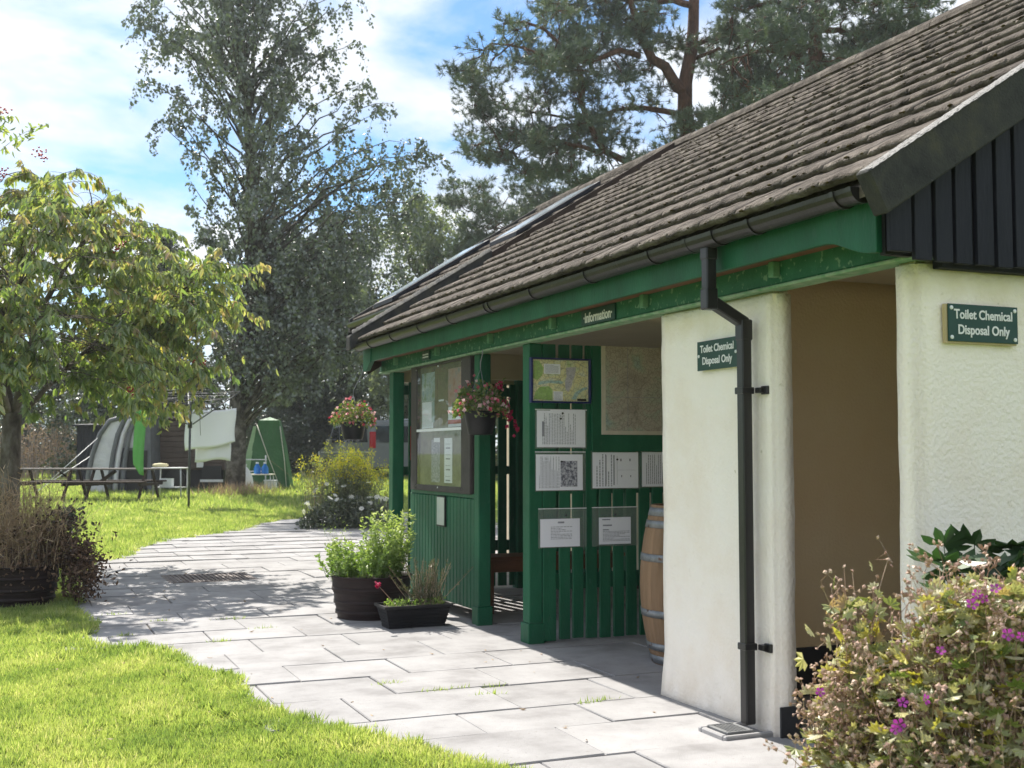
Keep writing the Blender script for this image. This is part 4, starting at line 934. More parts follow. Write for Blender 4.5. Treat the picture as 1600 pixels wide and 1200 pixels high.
P = np.stack([rng.uniform(2.60, 3.04, 420), rng.uniform(8.47, 8.62, 420), .155 + rng.random(420) * .05], 1); cards('foliage', rng, P, rng.normal(size=P.shape) + np.array([0, -.3, .6]), rng.uniform(.015, .03, 420), .5, T_LEAF, rng.random(420) * .7, M['l_herb'], lo)
rd = thing('fuchsia', 'single magenta flower on a thin stem leaning out of the black trough', 'plant', (2.66, 8.5, .16))
strands('stem', rng, [bez((2.66, 8.5, .16), (2.58, 8.46, .25), (2.50, 8.45, .33), 6)], .003, M['s_crane'], rd)
P = np.array([2.497, 8.45, .34]) + rng.normal(size=(9, 3)) * .008; cards('flower', rng, P, rng.normal(size=(9, 3)) + np.array([0, 0, -.8]), .036, 1, FL, rng.random(9), M['f_red'], rd)
# bench and white container in the shelter
t = thing('bench', 'red brown timber bench inside the shelter doorway', 'bench', (4.2, 9.1, 0))
for y in (8.98, 9.10, 9.22): MB().box(3.56, 4.85, y, y + .105, .425, .455).build('seat_plank', M['bench'], t, .004)
MB().box(3.60, 4.8, 8.99, 9.015, .33, .424).build('apron', M['bench'], t, .003)
for x, y in ((3.58, 8.985), (3.58, 9.26), (4.76, 8.985), (4.76, 9.26)): MB().box(x, x + .06, y, y + .06, -.01, .424).build('leg', M['bench'], t, .003)
t = thing('container', 'white plastic container on the floor under the bench', 'container', (3.70, 9.32, 0))
MB().lathe([(0, 0), (.07, 0), (.075, .01), (.075, .15), (.05, .19), (.03, .20), (.03, .23), (0, .23)], (3.72, 9.42, 0), 20).build('body', M['white'], t)
# gully at the foot of the downpipe
t = thing('drain_gully', 'grey grating in a stone kerb at the foot of the downpipe', 'drain', (3.12, 4.73, 0))
g0 = MB(); g0.box(3.00, 3.262, 4.612, 4.640, -.03, .020).box(3.00, 3.262, 4.822, 4.850, -.03, .020).box(3.00, 3.028, 4.641, 4.821, -.03, .020); g0.build('kerb', M['slab'], t, .006)
fr = MB(); fr.box(3.030, 3.172, 4.643, 4.658, -.01, .030).box(3.030, 3.172, 4.804, 4.819, -.01, .030).box(3.030, 3.045, 4.659, 4.803, -.01, .030).box(3.160, 3.172, 4.659, 4.803, -.01, .030); fr.build('frame', pm('grey_iron', [(.12, .125, .13), (.2, .2, .2)], 20, .6), t, .003)
bar = MB().box(-.004, .004, -.072, .072, -.012, .006).mesh('bar'); bar.materials.append(pm('grey_bar', [(.10, .105, .11), (.16, .16, .16)], 20, .6)); x = 3.052
while x < 3.158: o = link('bar', bar, t); o.location = Vector((x, 4.731, .022)) - wloc(t); x += .0165
MB().box(3.03, 3.17, 4.645, 4.818, -.03, -.02).build('sump', M['black'], t)
# drain cover in the paving
t = thing('drain_grate', 'rusty iron drain grate set in the paving by the lawn', 'drain', (1.92, 12.76, 0))
iron = pm('rusty_iron', [(.09, .07, .065), (.17, .14, .13), (.22, .18, .16)], 25, .7)
fr = MB(); fr.box(1.48, 2.37, 12.34, 12.38, -.03, .002).box(1.48, 2.37, 13.13, 13.17, -.03, .002).box(1.48, 1.52, 12.381, 13.129, -.03, .002).box(2.33, 2.37, 12.381, 13.129, -.03, .002); fr.build('frame', iron, t)
bx = MB().box(-.011, .011, -.374, .374, -.02, .004).mesh('bar'); bx.materials.append(iron); by = MB().box(-.405, .405, -.013, .013, -.02, .002).mesh('cross_bar'); by.materials.append(iron)
for k in range(17): o = link('bar', bx, t); o.location = Vector((1.545 + k * .0475, 12.755, 0)) - wloc(t)
for k in range(7): o = link('cross_bar', by, t); o.location = Vector((1.925, 12.44 + k * .105, -.001)) - wloc(t)
MB().box(1.5, 2.35, 12.36, 13.15, -.055, -.045).build('sump', M['black'], t)

# ------------------------------------------------------------------ plants near the path
rng = np.random.default_rng(33)
# dried plants in the left tub
t = thing('dried_plant', 'dead brown plant with dark seed heads trailing over the dark half barrel', 'plant', (.12, 11.18, .33))
n = 1900; a = rng.normal(size=(n, 3)) * np.array([.24, .20, .15]) + np.array([.20, 11.1, .40]); a[:, 2] = np.maximum(a[:, 2], .03)
m2 = 2100; b = np.stack([.53 + rng.normal(size=m2) * .085, 10.98 + rng.normal(size=m2) * .15, .02 + np.abs(rng.beta(2, 1.6, m2)) * .55], 1); b[:, 0] += .05 * np.sin(b[:, 2] * 7)
P = np.concatenate([a, b]); ok = np.hypot(P[:, 0] - .085, P[:, 1] - 11.18) + (P[:, 2] > .34) * 9 > .335; P = P[ok]
cards('foliage', rng, P, rng.normal(size=P.shape) + np.array([.2, 0, -.3]), rng.uniform(.02, .06, len(P)), .45, T_LEAF, np.clip(rng.random(len(P)) * .8, 0, 1), M['drydark'], t)
L_ = [bez((.2 + rng.normal() * .15, 11.1 + rng.normal() * .1, .32), (.28 + rng.normal() * .15, 11.05, .55), (.40 + rng.normal() * .14, 11.0 + rng.normal() * .12, .72 + rng.normal() * .08), 6) for _ in range(60)]
L_ += [bez((.25, 11.1, .36), (.50 + rng.normal() * .05, 11.0, .45), (.58 + rng.normal() * .08, 10.95 + rng.normal() * .12, .10 + rng.random() * .4), 6) for _ in range(70)]
strands('stem', rng, L_, .0025, M['drydark'], t)
OCT = (np.array([(.5, 0, 0), (0, .5, 0), (-.5, 0, 0), (0, -.5, 0), (0, 0, .5), (0, 0, -.5)], float), np.array([(0, 1, 4), (1, 2, 4), (2, 3, 4), (3, 0, 4), (1, 0, 5), (2, 1, 5), (3, 2, 5), (0, 3, 5)]))
P = np.array([l[-1] for l in L_]); P = np.concatenate([P, P[:70] + rng.normal(size=(70, 3)) * .05, np.stack([.60 + rng.normal(size=60) * .05, 10.95 + rng.normal(size=60) * .1, rng.uniform(.12, .62, 60)], 1)])
cards('seed_head', rng, P, rng.normal(size=P.shape), rng.uniform(.018, .028, len(P)), 1, OCT, rng.random(len(P)) * .25, M['drydark'], t, 'stuff')
t = thing('dry_grass', 'tuft of pale dry grass stems standing in the dark half barrel', 'grass', (.12, 11.18, .33))
L_ = []
for k in range(560):
    b0 = np.array([.12 + rng.normal() * .17, 11.18 + rng.normal() * .13, .32]); h = rng.uniform(.25, .62) if rng.random() < .85 else rng.uniform(.6, .85); L_.append(bez(b0, b0 + np.array([rng.normal() * .05, rng.normal() * .05, h * .6]), b0 + np.array([rng.normal() * .14, rng.normal() * .12, h]), 5))
strands('stem', rng, L_, .0028, M['dry'], t)
P = np.concatenate([l[2:] for l in L_]); P = P + rng.normal(size=P.shape) * .02; cards('blade', rng, P, rng.normal(size=P.shape) * .5 + np.array([0, 0, .4]), rng.uniform(.05, .13, len(P)), .07, T_NEED, rng.random(len(P)), M['dry'], t)
t = thing('leafy_weed', 'dark green leafy weed standing behind the dried stems at the lawn edge', 'plant', (.45, 11.4, 0))
P = np.stack([.44 + rng.normal(size=500) * .07, 11.35 + rng.normal(size=500) * .07, .48 + rng.random(500) * .33], 1); cards('foliage', rng, P, rng.normal(size=P.shape), rng.uniform(.03, .06, 500), .6, T_LEAF, rng.random(500) * .7, M['l_dark'], t)
strands('stem', rng, [bez((.44, 11.38, 0), (.44, 11.36, .4), (.44 + rng.normal() * .08, 11.35 + rng.normal() * .07, .8), 6) for _ in range(14)], .004, M['drydark'], t)
# cranesbill at the gable corner
def crane(root, cen, rad, hmax, n_st, seed, nleaf, left=0):
    rng = np.random.default_rng(seed); L_ = []; heads = []
    cx, cy = cen
    for k in range(n_st):
        a = rng.uniform(0, 6.283); r = rad * math.sqrt(rng.random()) * .45; b0 = np.array([cx + r * math.cos(a), cy + r * math.sin(a) * .7, 0.]); R2 = rad * rng.uniform(.3, 1.05)
        h = hmax * math.sqrt(max(.05, 1 - (R2 / rad / 1.12) ** 2)) * rng.uniform(.75, 1.08); tip = np.array([cx + R2 * math.cos(a), cy + R2 * .62 * math.sin(a), h])
        ln = bez(b0, (b0 * .6 + tip * .4) + np.array([0, 0, h * .35]), tip, 7); L_.append(ln)
        for q in range(6):
            s = ln[rng.integers(3, 7)]; d = rng.normal(size=3); d[2] = abs(d[2]) + .5; d = d / np.linalg.norm(d); l = rng.uniform(.04, .11); e = s + d * l
            L_.append(np.stack([s, (s + e) / 2 + rng.normal(size=3) * .006, e])); heads.append(e)
            for z in range(4):
                d2 = d + rng.normal(size=3) * .7; e2 = e + d2 / np.linalg.norm(d2) * rng.uniform(.015, .035); L_.append(np.stack([e, (e + e2) / 2, e2])); heads.append(e2)
    strands('stem', rng, L_, [.0024 if len(l) > 3 else .0012 for l in L_], M['s_crane'], root, taper=.6)
    H = np.array(heads); cards('seed_head', rng, H, rng.normal(size=H.shape) + np.array([0, 0, .8]), rng.uniform(.010, .022, len(H)), .5, OCT, rng.random(len(H)), M['s_crane'], root, 'stuff')
    th = rng.uniform(0, 6.283, nleaf); q = rng.random(nleaf) ** .42; zz = rng.random(nleaf)
    rr = rad * q * np.sqrt(np.maximum(0, 1 - (zz * .93) ** 2)); P = np.stack([cx + rr * np.cos(th), cy + rr * np.sin(th) * .62, zz * hmax * .96], 1) + rng.normal(size=(nleaf, 3)) * .02
    P[:, 2] = np.maximum(P[:, 2], .02)
    lob = []; lf = []
    for k in range(5):
        an = (k - 2) * .62; dx, dy = math.sin(an), math.cos(an); w = .25; b = len(lob); lob += [(0, 0, 0), (dx * .55 - dy * w, dy * .55 + dx * w, .07), (dx, dy, -.08), (dx * .55 + dy * w, dy * .55 - dx * w, .07)]; lf += [(b, b + 1, b + 2), (b, b + 2, b + 3)]
    T5 = (np.array(lob, float), np.array(lf))
    D = rng.normal(size=P.shape) * .7 + np.array([0, 0, -.1]) + (P - np.array([cx, cy, .3])) * 1.6
    cards('foliage', rng, P, D, rng.uniform(.018, .038, nleaf), 1, T5, np.clip(rng.normal(size=nleaf) * .24 + .47, 0, 1), M['l_crane'], root, up=np.array([0, 0, 1.]))
    return H, T5
t = thing('cranesbill', 'seeding cranesbill bush with pale leaves and a few magenta flowers at the gable corner', 'plant', (2.62, 2.6, 0))
C0 = off((0, 0), 1.40, 3.42, 0); C1 = off((0, 0), 1.10, 3.55, 0); C2 = off((0, 0), 1.76, 3.38, 0)
H1, T5 = crane(t, C0[:2], .51, .95, 200, 41, 4800)
H2, _ = crane(t, C1[:2], .31, .74, 95, 42, 1900)
H3, _ = crane(t, C2[:2], .47, 1.03, 110, 43, 2500)
b = off((0, 0), 1.04, 3.55, 0)
up_ = [bez(b + np.array([0, 0, .3]), b + np.array([rng.normal() * .03, 0, .65]), b + np.array([rng.normal() * .06, rng.normal() * .04, .88 + rng.normal() * .05]), 7) for _ in range(18)]
fork = []
for l in up_:
    for q in range(4): a_ = l[int(rng.integers(4, 7))]; fork.append(np.stack([a_, a_ + rng.normal(size=3) * .012, a_ + rng.normal(size=3) * .028 + np.array([0, 0, .02])]))
strands('stem', rng, up_ + fork, [.0022] * 18 + [.0012] * len(fork), M['s_crane'], t)
P = b + np.array([0, 0, .78]) + rng.normal(size=(80, 3)) * np.array([.06, .04, .07]); cards('foliage', rng, P, rng.normal(size=P.shape), rng.uniform(.02, .04, 80), 1, T5, rng.random(80), M['l_crane'], t)
P = np.array([l[-1] for l in fork + up_]); cards('seed_head', rng, P, rng.normal(size=P.shape), .016, .5, OCT, rng.random(len(P)), M['s_crane'], t, 'stuff')
PET = []; PF = []
for k in range(5):
    an = k * 1.2566; dx, dy = math.cos(an), math.sin(an); b = len(PET); w = .36; PET += [(dx * .12, dy * .12, 0), (dx * .7 - dy * w, dy * .7 + dx * w, .2), (dx, dy, .25), (dx * .7 + dy * w, dy * .7 - dx * w, .2)]; PF += [(b, b + 1, b + 2), (b, b + 2, b + 3)]
TP = (np.array(PET, float)[:, [0, 2, 1]], np.array(PF))
fl = np.array([off((0, 0), (x - 800) / 1840 * d, d, 1.3 - (y - 709) / 1840 * d) for x, y, d in ((1402, 1092, 3.08), (1437, 1087, 3.07), (1396, 1125, 3.06), (1390, 1132, 3.06), (1549, 918, 3.20), (1530, 932, 3.20), (1520, 926, 3.2), (1512, 942, 3.18), (1566, 988, 3.1), (1588, 990, 3.1), (1462, 1013, 3.16), (1275, 1076, 3.36))])
singles('flower', rng, fl, np.tile(-VIEW_F + np.array([-.25, 0, .35]), (len(fl), 1)) + rng.normal(size=fl.shape) * .3, rng.uniform(.014, .019, len(fl)), TP, [M['f_mag']], t)
t = thing('lobed_plant', 'dark green plant with big lobed leaves behind the cranesbill by the gable wall', 'plant', (3.35, 3.25, 0))
k = 44; P = np.array([off((0, 0), rng.uniform(1.50, 2.0), rng.uniform(4.1, 4.32), rng.uniform(.66, .98)) for _ in range(k)])
P[:, 1] = np.minimum(P[:, 1], 3.56)
LB = []; LFc = []
for q in range(7):
    an = (q - 3) * .55; dx, dy = math.sin(an), math.cos(an); b = len(LB); w = .16; LB += [(0, 0, 0), (dx * .5 - dy * w, dy * .5 + dx * w, .06), (dx * .78 - dy * w * .9, dy * .78 + dx * w * .9, .03), (dx, dy, -.06), (dx * .78 + dy * w * .9, dy * .78 - dx * w * .9, .03), (dx * .5 + dy * w, dy * .5 - dx * w, .06)]; LFc += [(b, b + 1, b + 2, b + 3), (b, b + 3, b + 4, b + 5)]
for i in range(k):
    c1 = cards('leaf', rng, P[i:i + 1], np.array([[rng.normal() * .6 - .2, -.8, .15 + rng.normal() * .3]]), rng.uniform(.09, .14), 1, (np.array(LB, float), np.array(LFc)), [rng.random()], M['l_lobed'], t, up=np.array([0, -.5, 1.]))
strands('stalk', rng, [bez((3.35, 3.25, 0), (P[i, 0], P[i, 1], P[i, 2] * .7), P[i], 6) for i in range(k)], .004, M['l_lobed'], t)
# flower bed beyond the shelter
t = thing('goldenrod', 'yellow goldenrod clump in the bed beyond the far post', 'plant', (5.4, 19.6, .09))
L_ = []; P = []; Q = []
for k in range(190):
    u = rng.normal() * .30 + .28; d = rng.normal() * .25; b0 = off((5.0, 19.7), u * .8, d * .8, .09); h = 1.12 + rng.normal() * .15 - abs(u - .28) * .22; tip = off((5.0, 19.7), u, d, h); ln = bez(b0, (b0 + tip) / 2 + rng.normal(size=3) * .03, tip, 7); L_.append(ln)
    ts = rng.uniform(.2, .93, 26); P.append(np.stack([np.interp(ts, np.linspace(0, 1, 7), ln[:, j]) for j in range(3)], 1) + rng.normal(size=(26, 3)) * .03)
    Q.append(tip + rng.normal(size=(28, 3)) * np.array([.04, .04, .06]) - np.array([0, 0, .04]))
P = np.concatenate(P); Q = np.concatenate(Q)
cards('foliage', rng, P, rng.normal(size=P.shape) + np.array([0, 0, .3]), rng.uniform(.05, .09, len(P)), .26, T_LEAF, rng.random(len(P)), M['l_light'], t); strands('stem', rng, L_, .005, M['l_dark'], t)
cards('flower', rng, Q, rng.normal(size=Q.shape) + np.array([0, 0, .6]), rng.uniform(.025, .05, len(Q)), .45, T_LEAF, rng.random(len(Q)), M['f_gold'], t)
t = thing('daisy', 'white daisies with dark leaves at the edge of the flower bed', 'plant', (4.9, 19.3, .09))
P = []; 
for k in range(2600):
    u = rng.uniform(-.62, 1.0); d = rng.normal() * .22; hh = (.30 + .22 * math.sin(u * 2 + 1)) * (1 - max(0, -u - .2) * .9); P.append(off((5.0, 19.25), u, d, .06 + rng.random() * hh))
P = np.array(P); cards('foliage', rng, P, rng.normal(size=P.shape) + np.array([0, 0, .4]), rng.uniform(.05, .10, len(P)), .4, T_LEAF, rng.random(len(P)) * .95, M['l_dark'], t)
DAI = []; DF = []
for k in range(9):
    an = k * 2 * math.pi / 9; dx, dy = math.cos(an), math.sin(an); b = len(DAI); w = .2; DAI += [(0, 0, 0), (dx * .8 - dy * w, dy * .8 + dx * w, .05), (dx, dy, 0), (dx * .8 + dy * w, dy * .8 - dx * w, .05)]; DF += [(b, b + 1, b + 2), (b, b + 2, b + 3)]
k = 46; F_ = np.array([off((5.0, 19.2), rng.uniform(-.55, .85), rng.normal() * .2, .30 + rng.random() * .55 * (1 if rng.random() < .6 else .6)) for _ in range(k)])
singles('flower', rng, F_, rng.normal(size=F_.shape) * .6 + np.array([0, -.5, 1.]), rng.uniform(.035, .055, k), (np.array(DAI, float)[:, [0, 2, 1]], np.array(DF)), [M['f_white']], t)
strands('stem', rng, [bez(off((5.0, 19.25), rng.uniform(-.5, .8), 0, .08), F_[i] - np.array([0, 0, .2]), F_[i], 5) for i in range(k)], .004, M['l_dark'], t)
t = thing('tall_stems', 'wispy tall stems with small pale flowers left of the goldenrod', 'plant', (4.6, 19.5, .08))
L_ = [bez(off((4.75, 19.4), rng.normal() * .1 - .1, 0, .08), off((4.75, 19.4), rng.normal() * .15 - .1, 0, .6), off((4.75, 19.4), rng.normal() * .22 - .15, rng.normal() * .1, .95 + rng.random() * .35), 6) for _ in range(26)]
strands('stem', rng, L_, .003, M['dry'], t); P = np.concatenate([l[3:] for l in L_]) ; P = np.concatenate([P + rng.normal(size=P.shape) * .05 for _ in range(3)]); cards('seed_head', rng, P, rng.normal(size=P.shape), .025, .4, T_LEAF, rng.random(len(P)), M['l_light'], t)

# ------------------------------------------------------------------ trees
def tube_obj(name, lines, radii, m, parent, n=7):
    mb = MB()
    for l, r in zip(lines, radii): mb.tube(l, r, n, True, True)
    return mb.build(name, m, parent)
def lerp_line(ln, t):
    x = np.linspace(0, 1, len(ln)); return np.stack([np.interp(t, x, ln[:, j]) for j in range(3)], -1)
# rowan on the left
def rowan():
    rng = np.random.default_rng(7); base = (-.06, 14.3)
    T = thing('rowan_tree', 'rowan tree with drooping yellow green leaves turning pink and red berries', 'tree', (base[0], base[1], 0))
    O = lambda u, d, z: off(base, u, d, z)
    tr = [O(.04, 0, -.1), O(.03, 0, .6), O(.03, 0, 1.2), O(.02, .05, 1.75)]
    tr = np.array(tr); tube_obj('trunk', [tr], [[.135, .115, .11, .10]], M['barkr'], T, 14)
    limbs = [np.array([O(.02, .05, 1.7), O(-.15, .1, 2.3), O(-.25, .1, 3.2), O(-.4, .2, 4.0), O(-.3, .2, 4.6)]), np.array([O(.02, .05, 1.65), O(.14, 0, 2.1), O(.28, .1, 2.9), O(.7, -.1, 3.5), O(1.1, -.1, 4.0)]),
             np.array([O(.04, .1, 2.0), O(.25, .5, 2.5), O(.9, .5, 2.85), O(1.6, .3, 3.05), O(2.2, 0, 3.3)]), np.array([O(0, .05, 1.7), O(-.6, -.1, 2.3), O(-1.3, -.2, 3.0), O(-2, -.2, 3.5)]),
             np.array([O(0, .05, 1.6), O(.3, .6, 2.2), O(.9, 1.2, 3.0), O(1.2, 1.7, 3.8)]), np.array([O(0, .05, 1.7), O(.1, -.6, 2.3), O(.5, -1.1, 2.9), O(.8, -1.4, 3.4)])]
    limbs = [np.concatenate([lerp_line(l, np.linspace(0, 1, 12))]) for l in limbs]
    tube_obj('limb', limbs, [np.linspace(q, .011, 12) for q in (.062, .055, .032, .045, .035, .035)], M['barkr'], T, 8)
    arcs = []; P = []; D = []; rv = []; S = []
    allp = np.concatenate([l[3:] for l in limbs])
    for k in range(300):
        # end points on layered shells; the right-hand side carries long arching sprays
        f = rng.random(); az = rng.uniform(-math.pi, math.pi); rad = 2.75 * math.sqrt(rng.uniform(.12, 1)); u = rad * math.cos(az); d = rad * math.sin(az) * .85
        if u < -1.6: continue
        top = (4.62 if u < .1 else 4.28) + .28 * math.sin(2.6 * u + 1.7 * d) - .08 * abs(u) - .07 * u * u * (1 if u > 0 else .2); bot = 1.72 + .12 * max(0, 1.6 - u) * (1 if u > .3 else .6); z = bot + (top - bot) * rng.random() ** .85
        e = O(u, d, z); i = np.argmin(np.linalg.norm(allp - (e * np.array([.55, .55, .9]) + O(0, 0, 2.2) * np.array([.45, .45, .1])), axis=1)); s = allp[i]
        mid = (s + e) / 2 + np.array([0, 0, .18 + .13 * np.linalg.norm(e - s)]); ln = wobble(rng, bez(s, mid, e - np.array([0, 0, .10]), 10), .02); arcs.append(ln)
        nt = rng.integers(4, 8)
        for q in range(nt + 1):
            if q == nt: tw = ln[4:]
            else:
                a = lerp_line(ln, rng.uniform(.35, .98)); dd = rng.normal(size=3) * np.array([1, 1, .35]); dd = dd / np.linalg.norm(dd); l = rng.uniform(.25, .55); tw = bez(a, a + dd * l * .6 + np.array([0, 0, .06]), a + dd * l + np.array([0, 0, -.10]), 6); arcs.append(tw)
            L = np.linalg.norm(np.diff(tw, axis=0), axis=1).sum(); m = int(L * 62)
            ts = np.sort(rng.uniform(.05, 1.0, m)); p = lerp_line(tw, ts) + rng.normal(size=(m, 3)) * .012; P.append(p)
            tdir = unit(lerp_line(tw, np.minimum(ts + .05, 1)) - lerp_line(tw, ts - .05)); side = unit(np.cross(tdir, np.array([0, 0, 1.]))) * np.where(rng.random(m) < .5, 1, -1)[:, None]
            D.append(side * .55 + tdir * .35 + np.array([0, 0, -1.0]) + rng.normal(size=(m, 3)) * .22); hgt = np.clip((p[:, 2] - 1.8) / 3.4, 0, 1)
            tint = rng.random() < .34
            rv.append(np.clip(rng.normal(size=m) * .16 + .20 + .24 * hgt + (.24 if tint else 0), 0, 1)); S.append(rng.uniform(.07, .13, m))
    # upper twigs reaching over the top left of the view
    for e in (O(-.62, 0, 6.55), O(-.50, .1, 6.35), O(-.55, .1, 6.0), O(-.45, 0, 5.15), O(-.30, -.3, 5.0), O(.35, 0, 5.02), O(-.1, 0, 5.12)):
        s = O(-2.4, 0, 5.6) if e[2] > 5.9 else O(-.5, 0, 4.3); ln = bez(s, (s + e) / 2 + np.array([0, 0, .30]), e, 8); arcs.append(ln); m = 46; ts = rng.uniform(.45, 1, m); p = lerp_line(ln, ts) + rng.normal(size=(m, 3)) * .05; P.append(p); D.append(rng.normal(size=(m, 3)) * .8 + np.array([.3, 0, -.7])); rv.append(rng.uniform(.1, .55, m)); S.append(rng.uniform(.07, .12, m))
    # the limb out of view on the left that carries the high sprays, and low sprays hanging at the right
    limb_l = lerp_line(np.array([O(-.4, .2, 4.0), O(-1.4, .1, 4.9), O(-2.4, 0, 5.6)]), np.linspace(0, 1, 8)); arcs.append(limb_l)
    for e in (O(2.2, -.2, 1.50), O(2.0, -.1, 1.65), O(1.75, 0, 1.62), O(1.6, 0, 1.8)):
        s = limbs[2][int(rng.integers(6, 12))]; ln = bez(s, (s + e) / 2 + np.array([0, 0, .45]), e, 9); arcs.append(ln); m = 110; ts = rng.uniform(.35, 1, m); p = lerp_line(ln, ts) + rng.normal(size=(m, 3)) * .05; P.append(p); D.append(rng.normal(size=(m, 3)) * .45 + np.array([.1, 0, -1.])); rv.append(rng.uniform(.25, .8, m)); S.append(rng.uniform(.07, .12, m))
    P = np.concatenate(P); D = np.concatenate(D); rv = np.concatenate(rv); S = np.concatenate(S)
    gap = np.array([mnoise.noise(Vector(p) * 1.05) for p in P]); ok = gap > -.27; pu = (P - np.array([*base, 0.])) @ VIEW_R; ok &= (pu < 2.28 + .55 * np.clip(P[:, 2] - 2.0, 0, 9)) | (P[:, 2] > 2.9) | (rng.random(len(P)) < .05); ok &= ~((P[:, 2] > 1.3) & (np.abs((P - np.array([*base, 0.])) @ VIEW_R + .0) < .0))
    P, D, rv, S = P[ok], D[ok], rv[ok], S[ok]
    cards('crown', rng, P, D, S, .36, T_LONG, rv, M['l_rowan'], T)
    strands('branch', rng, arcs, [.009 if len(l) > 8 else .0045 for l in arcs], M['barkr'], T, taper=.35)
    mb = MB(); 
    for u, d, z in ((.08, -.6, 5.0), (.50, -.5, 4.55), (.05, -.5, 4.35), (.15, -.7, 3.0), (2.15, -.2, 2.32), (1.35, -.4, 3.55), (1.38, -.1, 2.0), (.02, -.5, 3.02), (1.55, -.5, 3.3)):
        for k in range(26):
            p = O(u, d, z) + rng.normal(size=3) * np.array([.045, .045, .035]); r = .013; mb.add([p + r * np.array(v) for v in ((1, 0, 0), (0, 1, 0), (-1, 0, 0), (0, -1, 0), (0, 0, 1), (0, 0, -1))], [tuple(f) for f in OCT[1]], True)
    mb.build('berry_cluster', M['berry'], T, kind='stuff')
rowan()
def leafy(name, label, base, trunk, r0, limbs_fn, n_limb, twig, per, leaf, lw, m_leaf, m_bark, seed, hang=0., rvs=(.45, .22), fine=.01, group=None, spread=.28, zmin=.2):
    """generic broadleaf: trunk polyline, limbs to sampled ends, twigs with leaf clumps"""
    rng = np.random.default_rng(seed); zb = float(gz(*base)); T = thing(name, label, 'tree', (base[0], base[1], zb), 0, group)
    tr = np.array([off(base, u, d, z + zb) for u, d, z in trunk]); tr = lerp_line(tr, np.linspace(0, 1, 14))
    tube_obj('trunk', [tr], [np.linspace(r0, r0 * .12, 14)], m_bark, T, 12)
    lines = []; rad = []; P = []; D = []; rv = []
    for k in range(n_limb):
        u, d, z, f = limbs_fn(rng); e = off(base, u, d, z + zb); s = lerp_line(tr, f); L = np.linalg.norm(e - s)
        ln = wobble(rng, bez(s, s * .45 + e * .55 + np.array([0, 0, .22 * L]), e, 9), .06 * L * .3); lines.append(ln); rad.append(np.linspace(max(.016, .007 * L + .010), .005, 9))
        for q in range(twig):
            a = lerp_line(ln, rng.uniform(.28, 1.0) if rng.random() < .8 else 1.0); dd = rng.normal(size=3); dd = dd / np.linalg.norm(dd); l = rng.uniform(.3, 1.0) * (.35 + .12 * L) * 1.1
            tw = bez(a, a + dd * l * .6 + np.array([0, 0, .08]), a + dd * l + np.array([0, 0, -hang * l * 1.2]), 5); lines.append(tw); rad.append(np.linspace(fine, .003, 5))
            m = int(per * (.5 + l)); ts = rng.uniform(.1, 1.05, m); p = lerp_line(tw, ts) + rng.normal(size=(m, 3)) * spread * .5 * (.4 + .4 * l)
            P.append(p); D.append(rng.normal(size=(m, 3)) + np.array([0, 0, -.5 - hang])); c = rng.normal() * .12; rv.append(np.clip(rng.normal(size=m) * rvs[1] * .7 + rvs[0] + c, 0, 1))
    P = np.concatenate(P); D = np.concatenate(D); rv = np.concatenate(rv); ok = P[:, 2] > zb + zmin; P, D, rv = P[ok], D[ok], rv[ok]
    cards('crown', rng, P, D, rng.uniform(leaf * .7, leaf * 1.3, len(P)), lw, T_LEAF, rv, m_leaf, T)
    mb = MB()
    big = [i for i, l in enumerate(lines) if len(l) > 5]
    tube_obj('limb', [lines[i] for i in big], [rad[i] for i in big], m_bark, T, 5)
    strands('twig', rng, [lines[i] for i in range(len(lines)) if len(lines[i]) <= 5], .0042, m_bark, T, taper=.4)
    return T
def birch_env(rng):
    z = rng.uniform(3.4, 15.5) if rng.random() < .8 else rng.uniform(3.6, 8)
    zs = [1.5, 3, 4.5, 6.5, 8.2, 9.6, 11, 12.5, 14, 16]; lo = [-.9, -1.2, -1.2, -1.5, -1.6, -2.3, -2.9, -3.0, -2.7, -1.6]; hi = [3.0, 4.0, 4.6, 5.3, 5.6, 4.5, 3.5, 3.2, 2.8, 1.8]
    a, b = np.interp(z, zs, lo), np.interp(z, zs, hi); c = (a + b) / 2; h = (b - a) / 2; th = rng.uniform(0, 6.283); q = math.sqrt(rng.uniform(.12, 1))
    return c + h * q * math.cos(th), h * q * math.sin(th) * .85, z, min(.97, max(.10, (z - 1.6) / 14.5 * .88))
leafy('birch_tree', 'tall silver birch with a dark hanging crown, its trunk beside the washing line', (5.2, 30.4), [(0, 0, -.2), (.05, 0, 2.5), (.35, 0, 5.5), (.3, .1, 9), (-.1, .1, 12), (.1, 0, 16)], .27, birch_env, 190, 9, 36, .10, .72, M['l_birch'], M['barkb'], 3, .75, (.45, .28), spread=.15, zmin=2.3)
def env(cx, rx, z0, z1, rd=None):
    def f(rng):
        z = z0 + (z1 - z0) * rng.random(); t = (z - z0) / (z1 - z0); w = math.sqrt(max(.12, 1 - (2 * t - .85) ** 2 / 1.5)); th = rng.uniform(0, 6.283); q = math.sqrt(rng.uniform(.15, 1))
        return cx + rx * w * q * math.cos(th), (rd or rx) * w * q * math.sin(th), z, min(.95, max(.12, t * .85))
    return f
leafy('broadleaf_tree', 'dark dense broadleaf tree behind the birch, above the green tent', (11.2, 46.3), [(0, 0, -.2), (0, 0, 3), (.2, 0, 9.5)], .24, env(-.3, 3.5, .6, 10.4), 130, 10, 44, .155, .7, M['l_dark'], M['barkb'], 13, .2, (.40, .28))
leafy('broadleaf_tree', 'dark tree filling behind the washing line, left of the birch trunk', (4.3, 39.5), [(0, 0, -.2), (0, 0, 3), (.1, 0, 7)], .2, env(0, 2.6, .8, 7.8), 95, 10, 40, .13, .7, M['l_dark'], M['barkb'], 23, .25, (.34, .26))
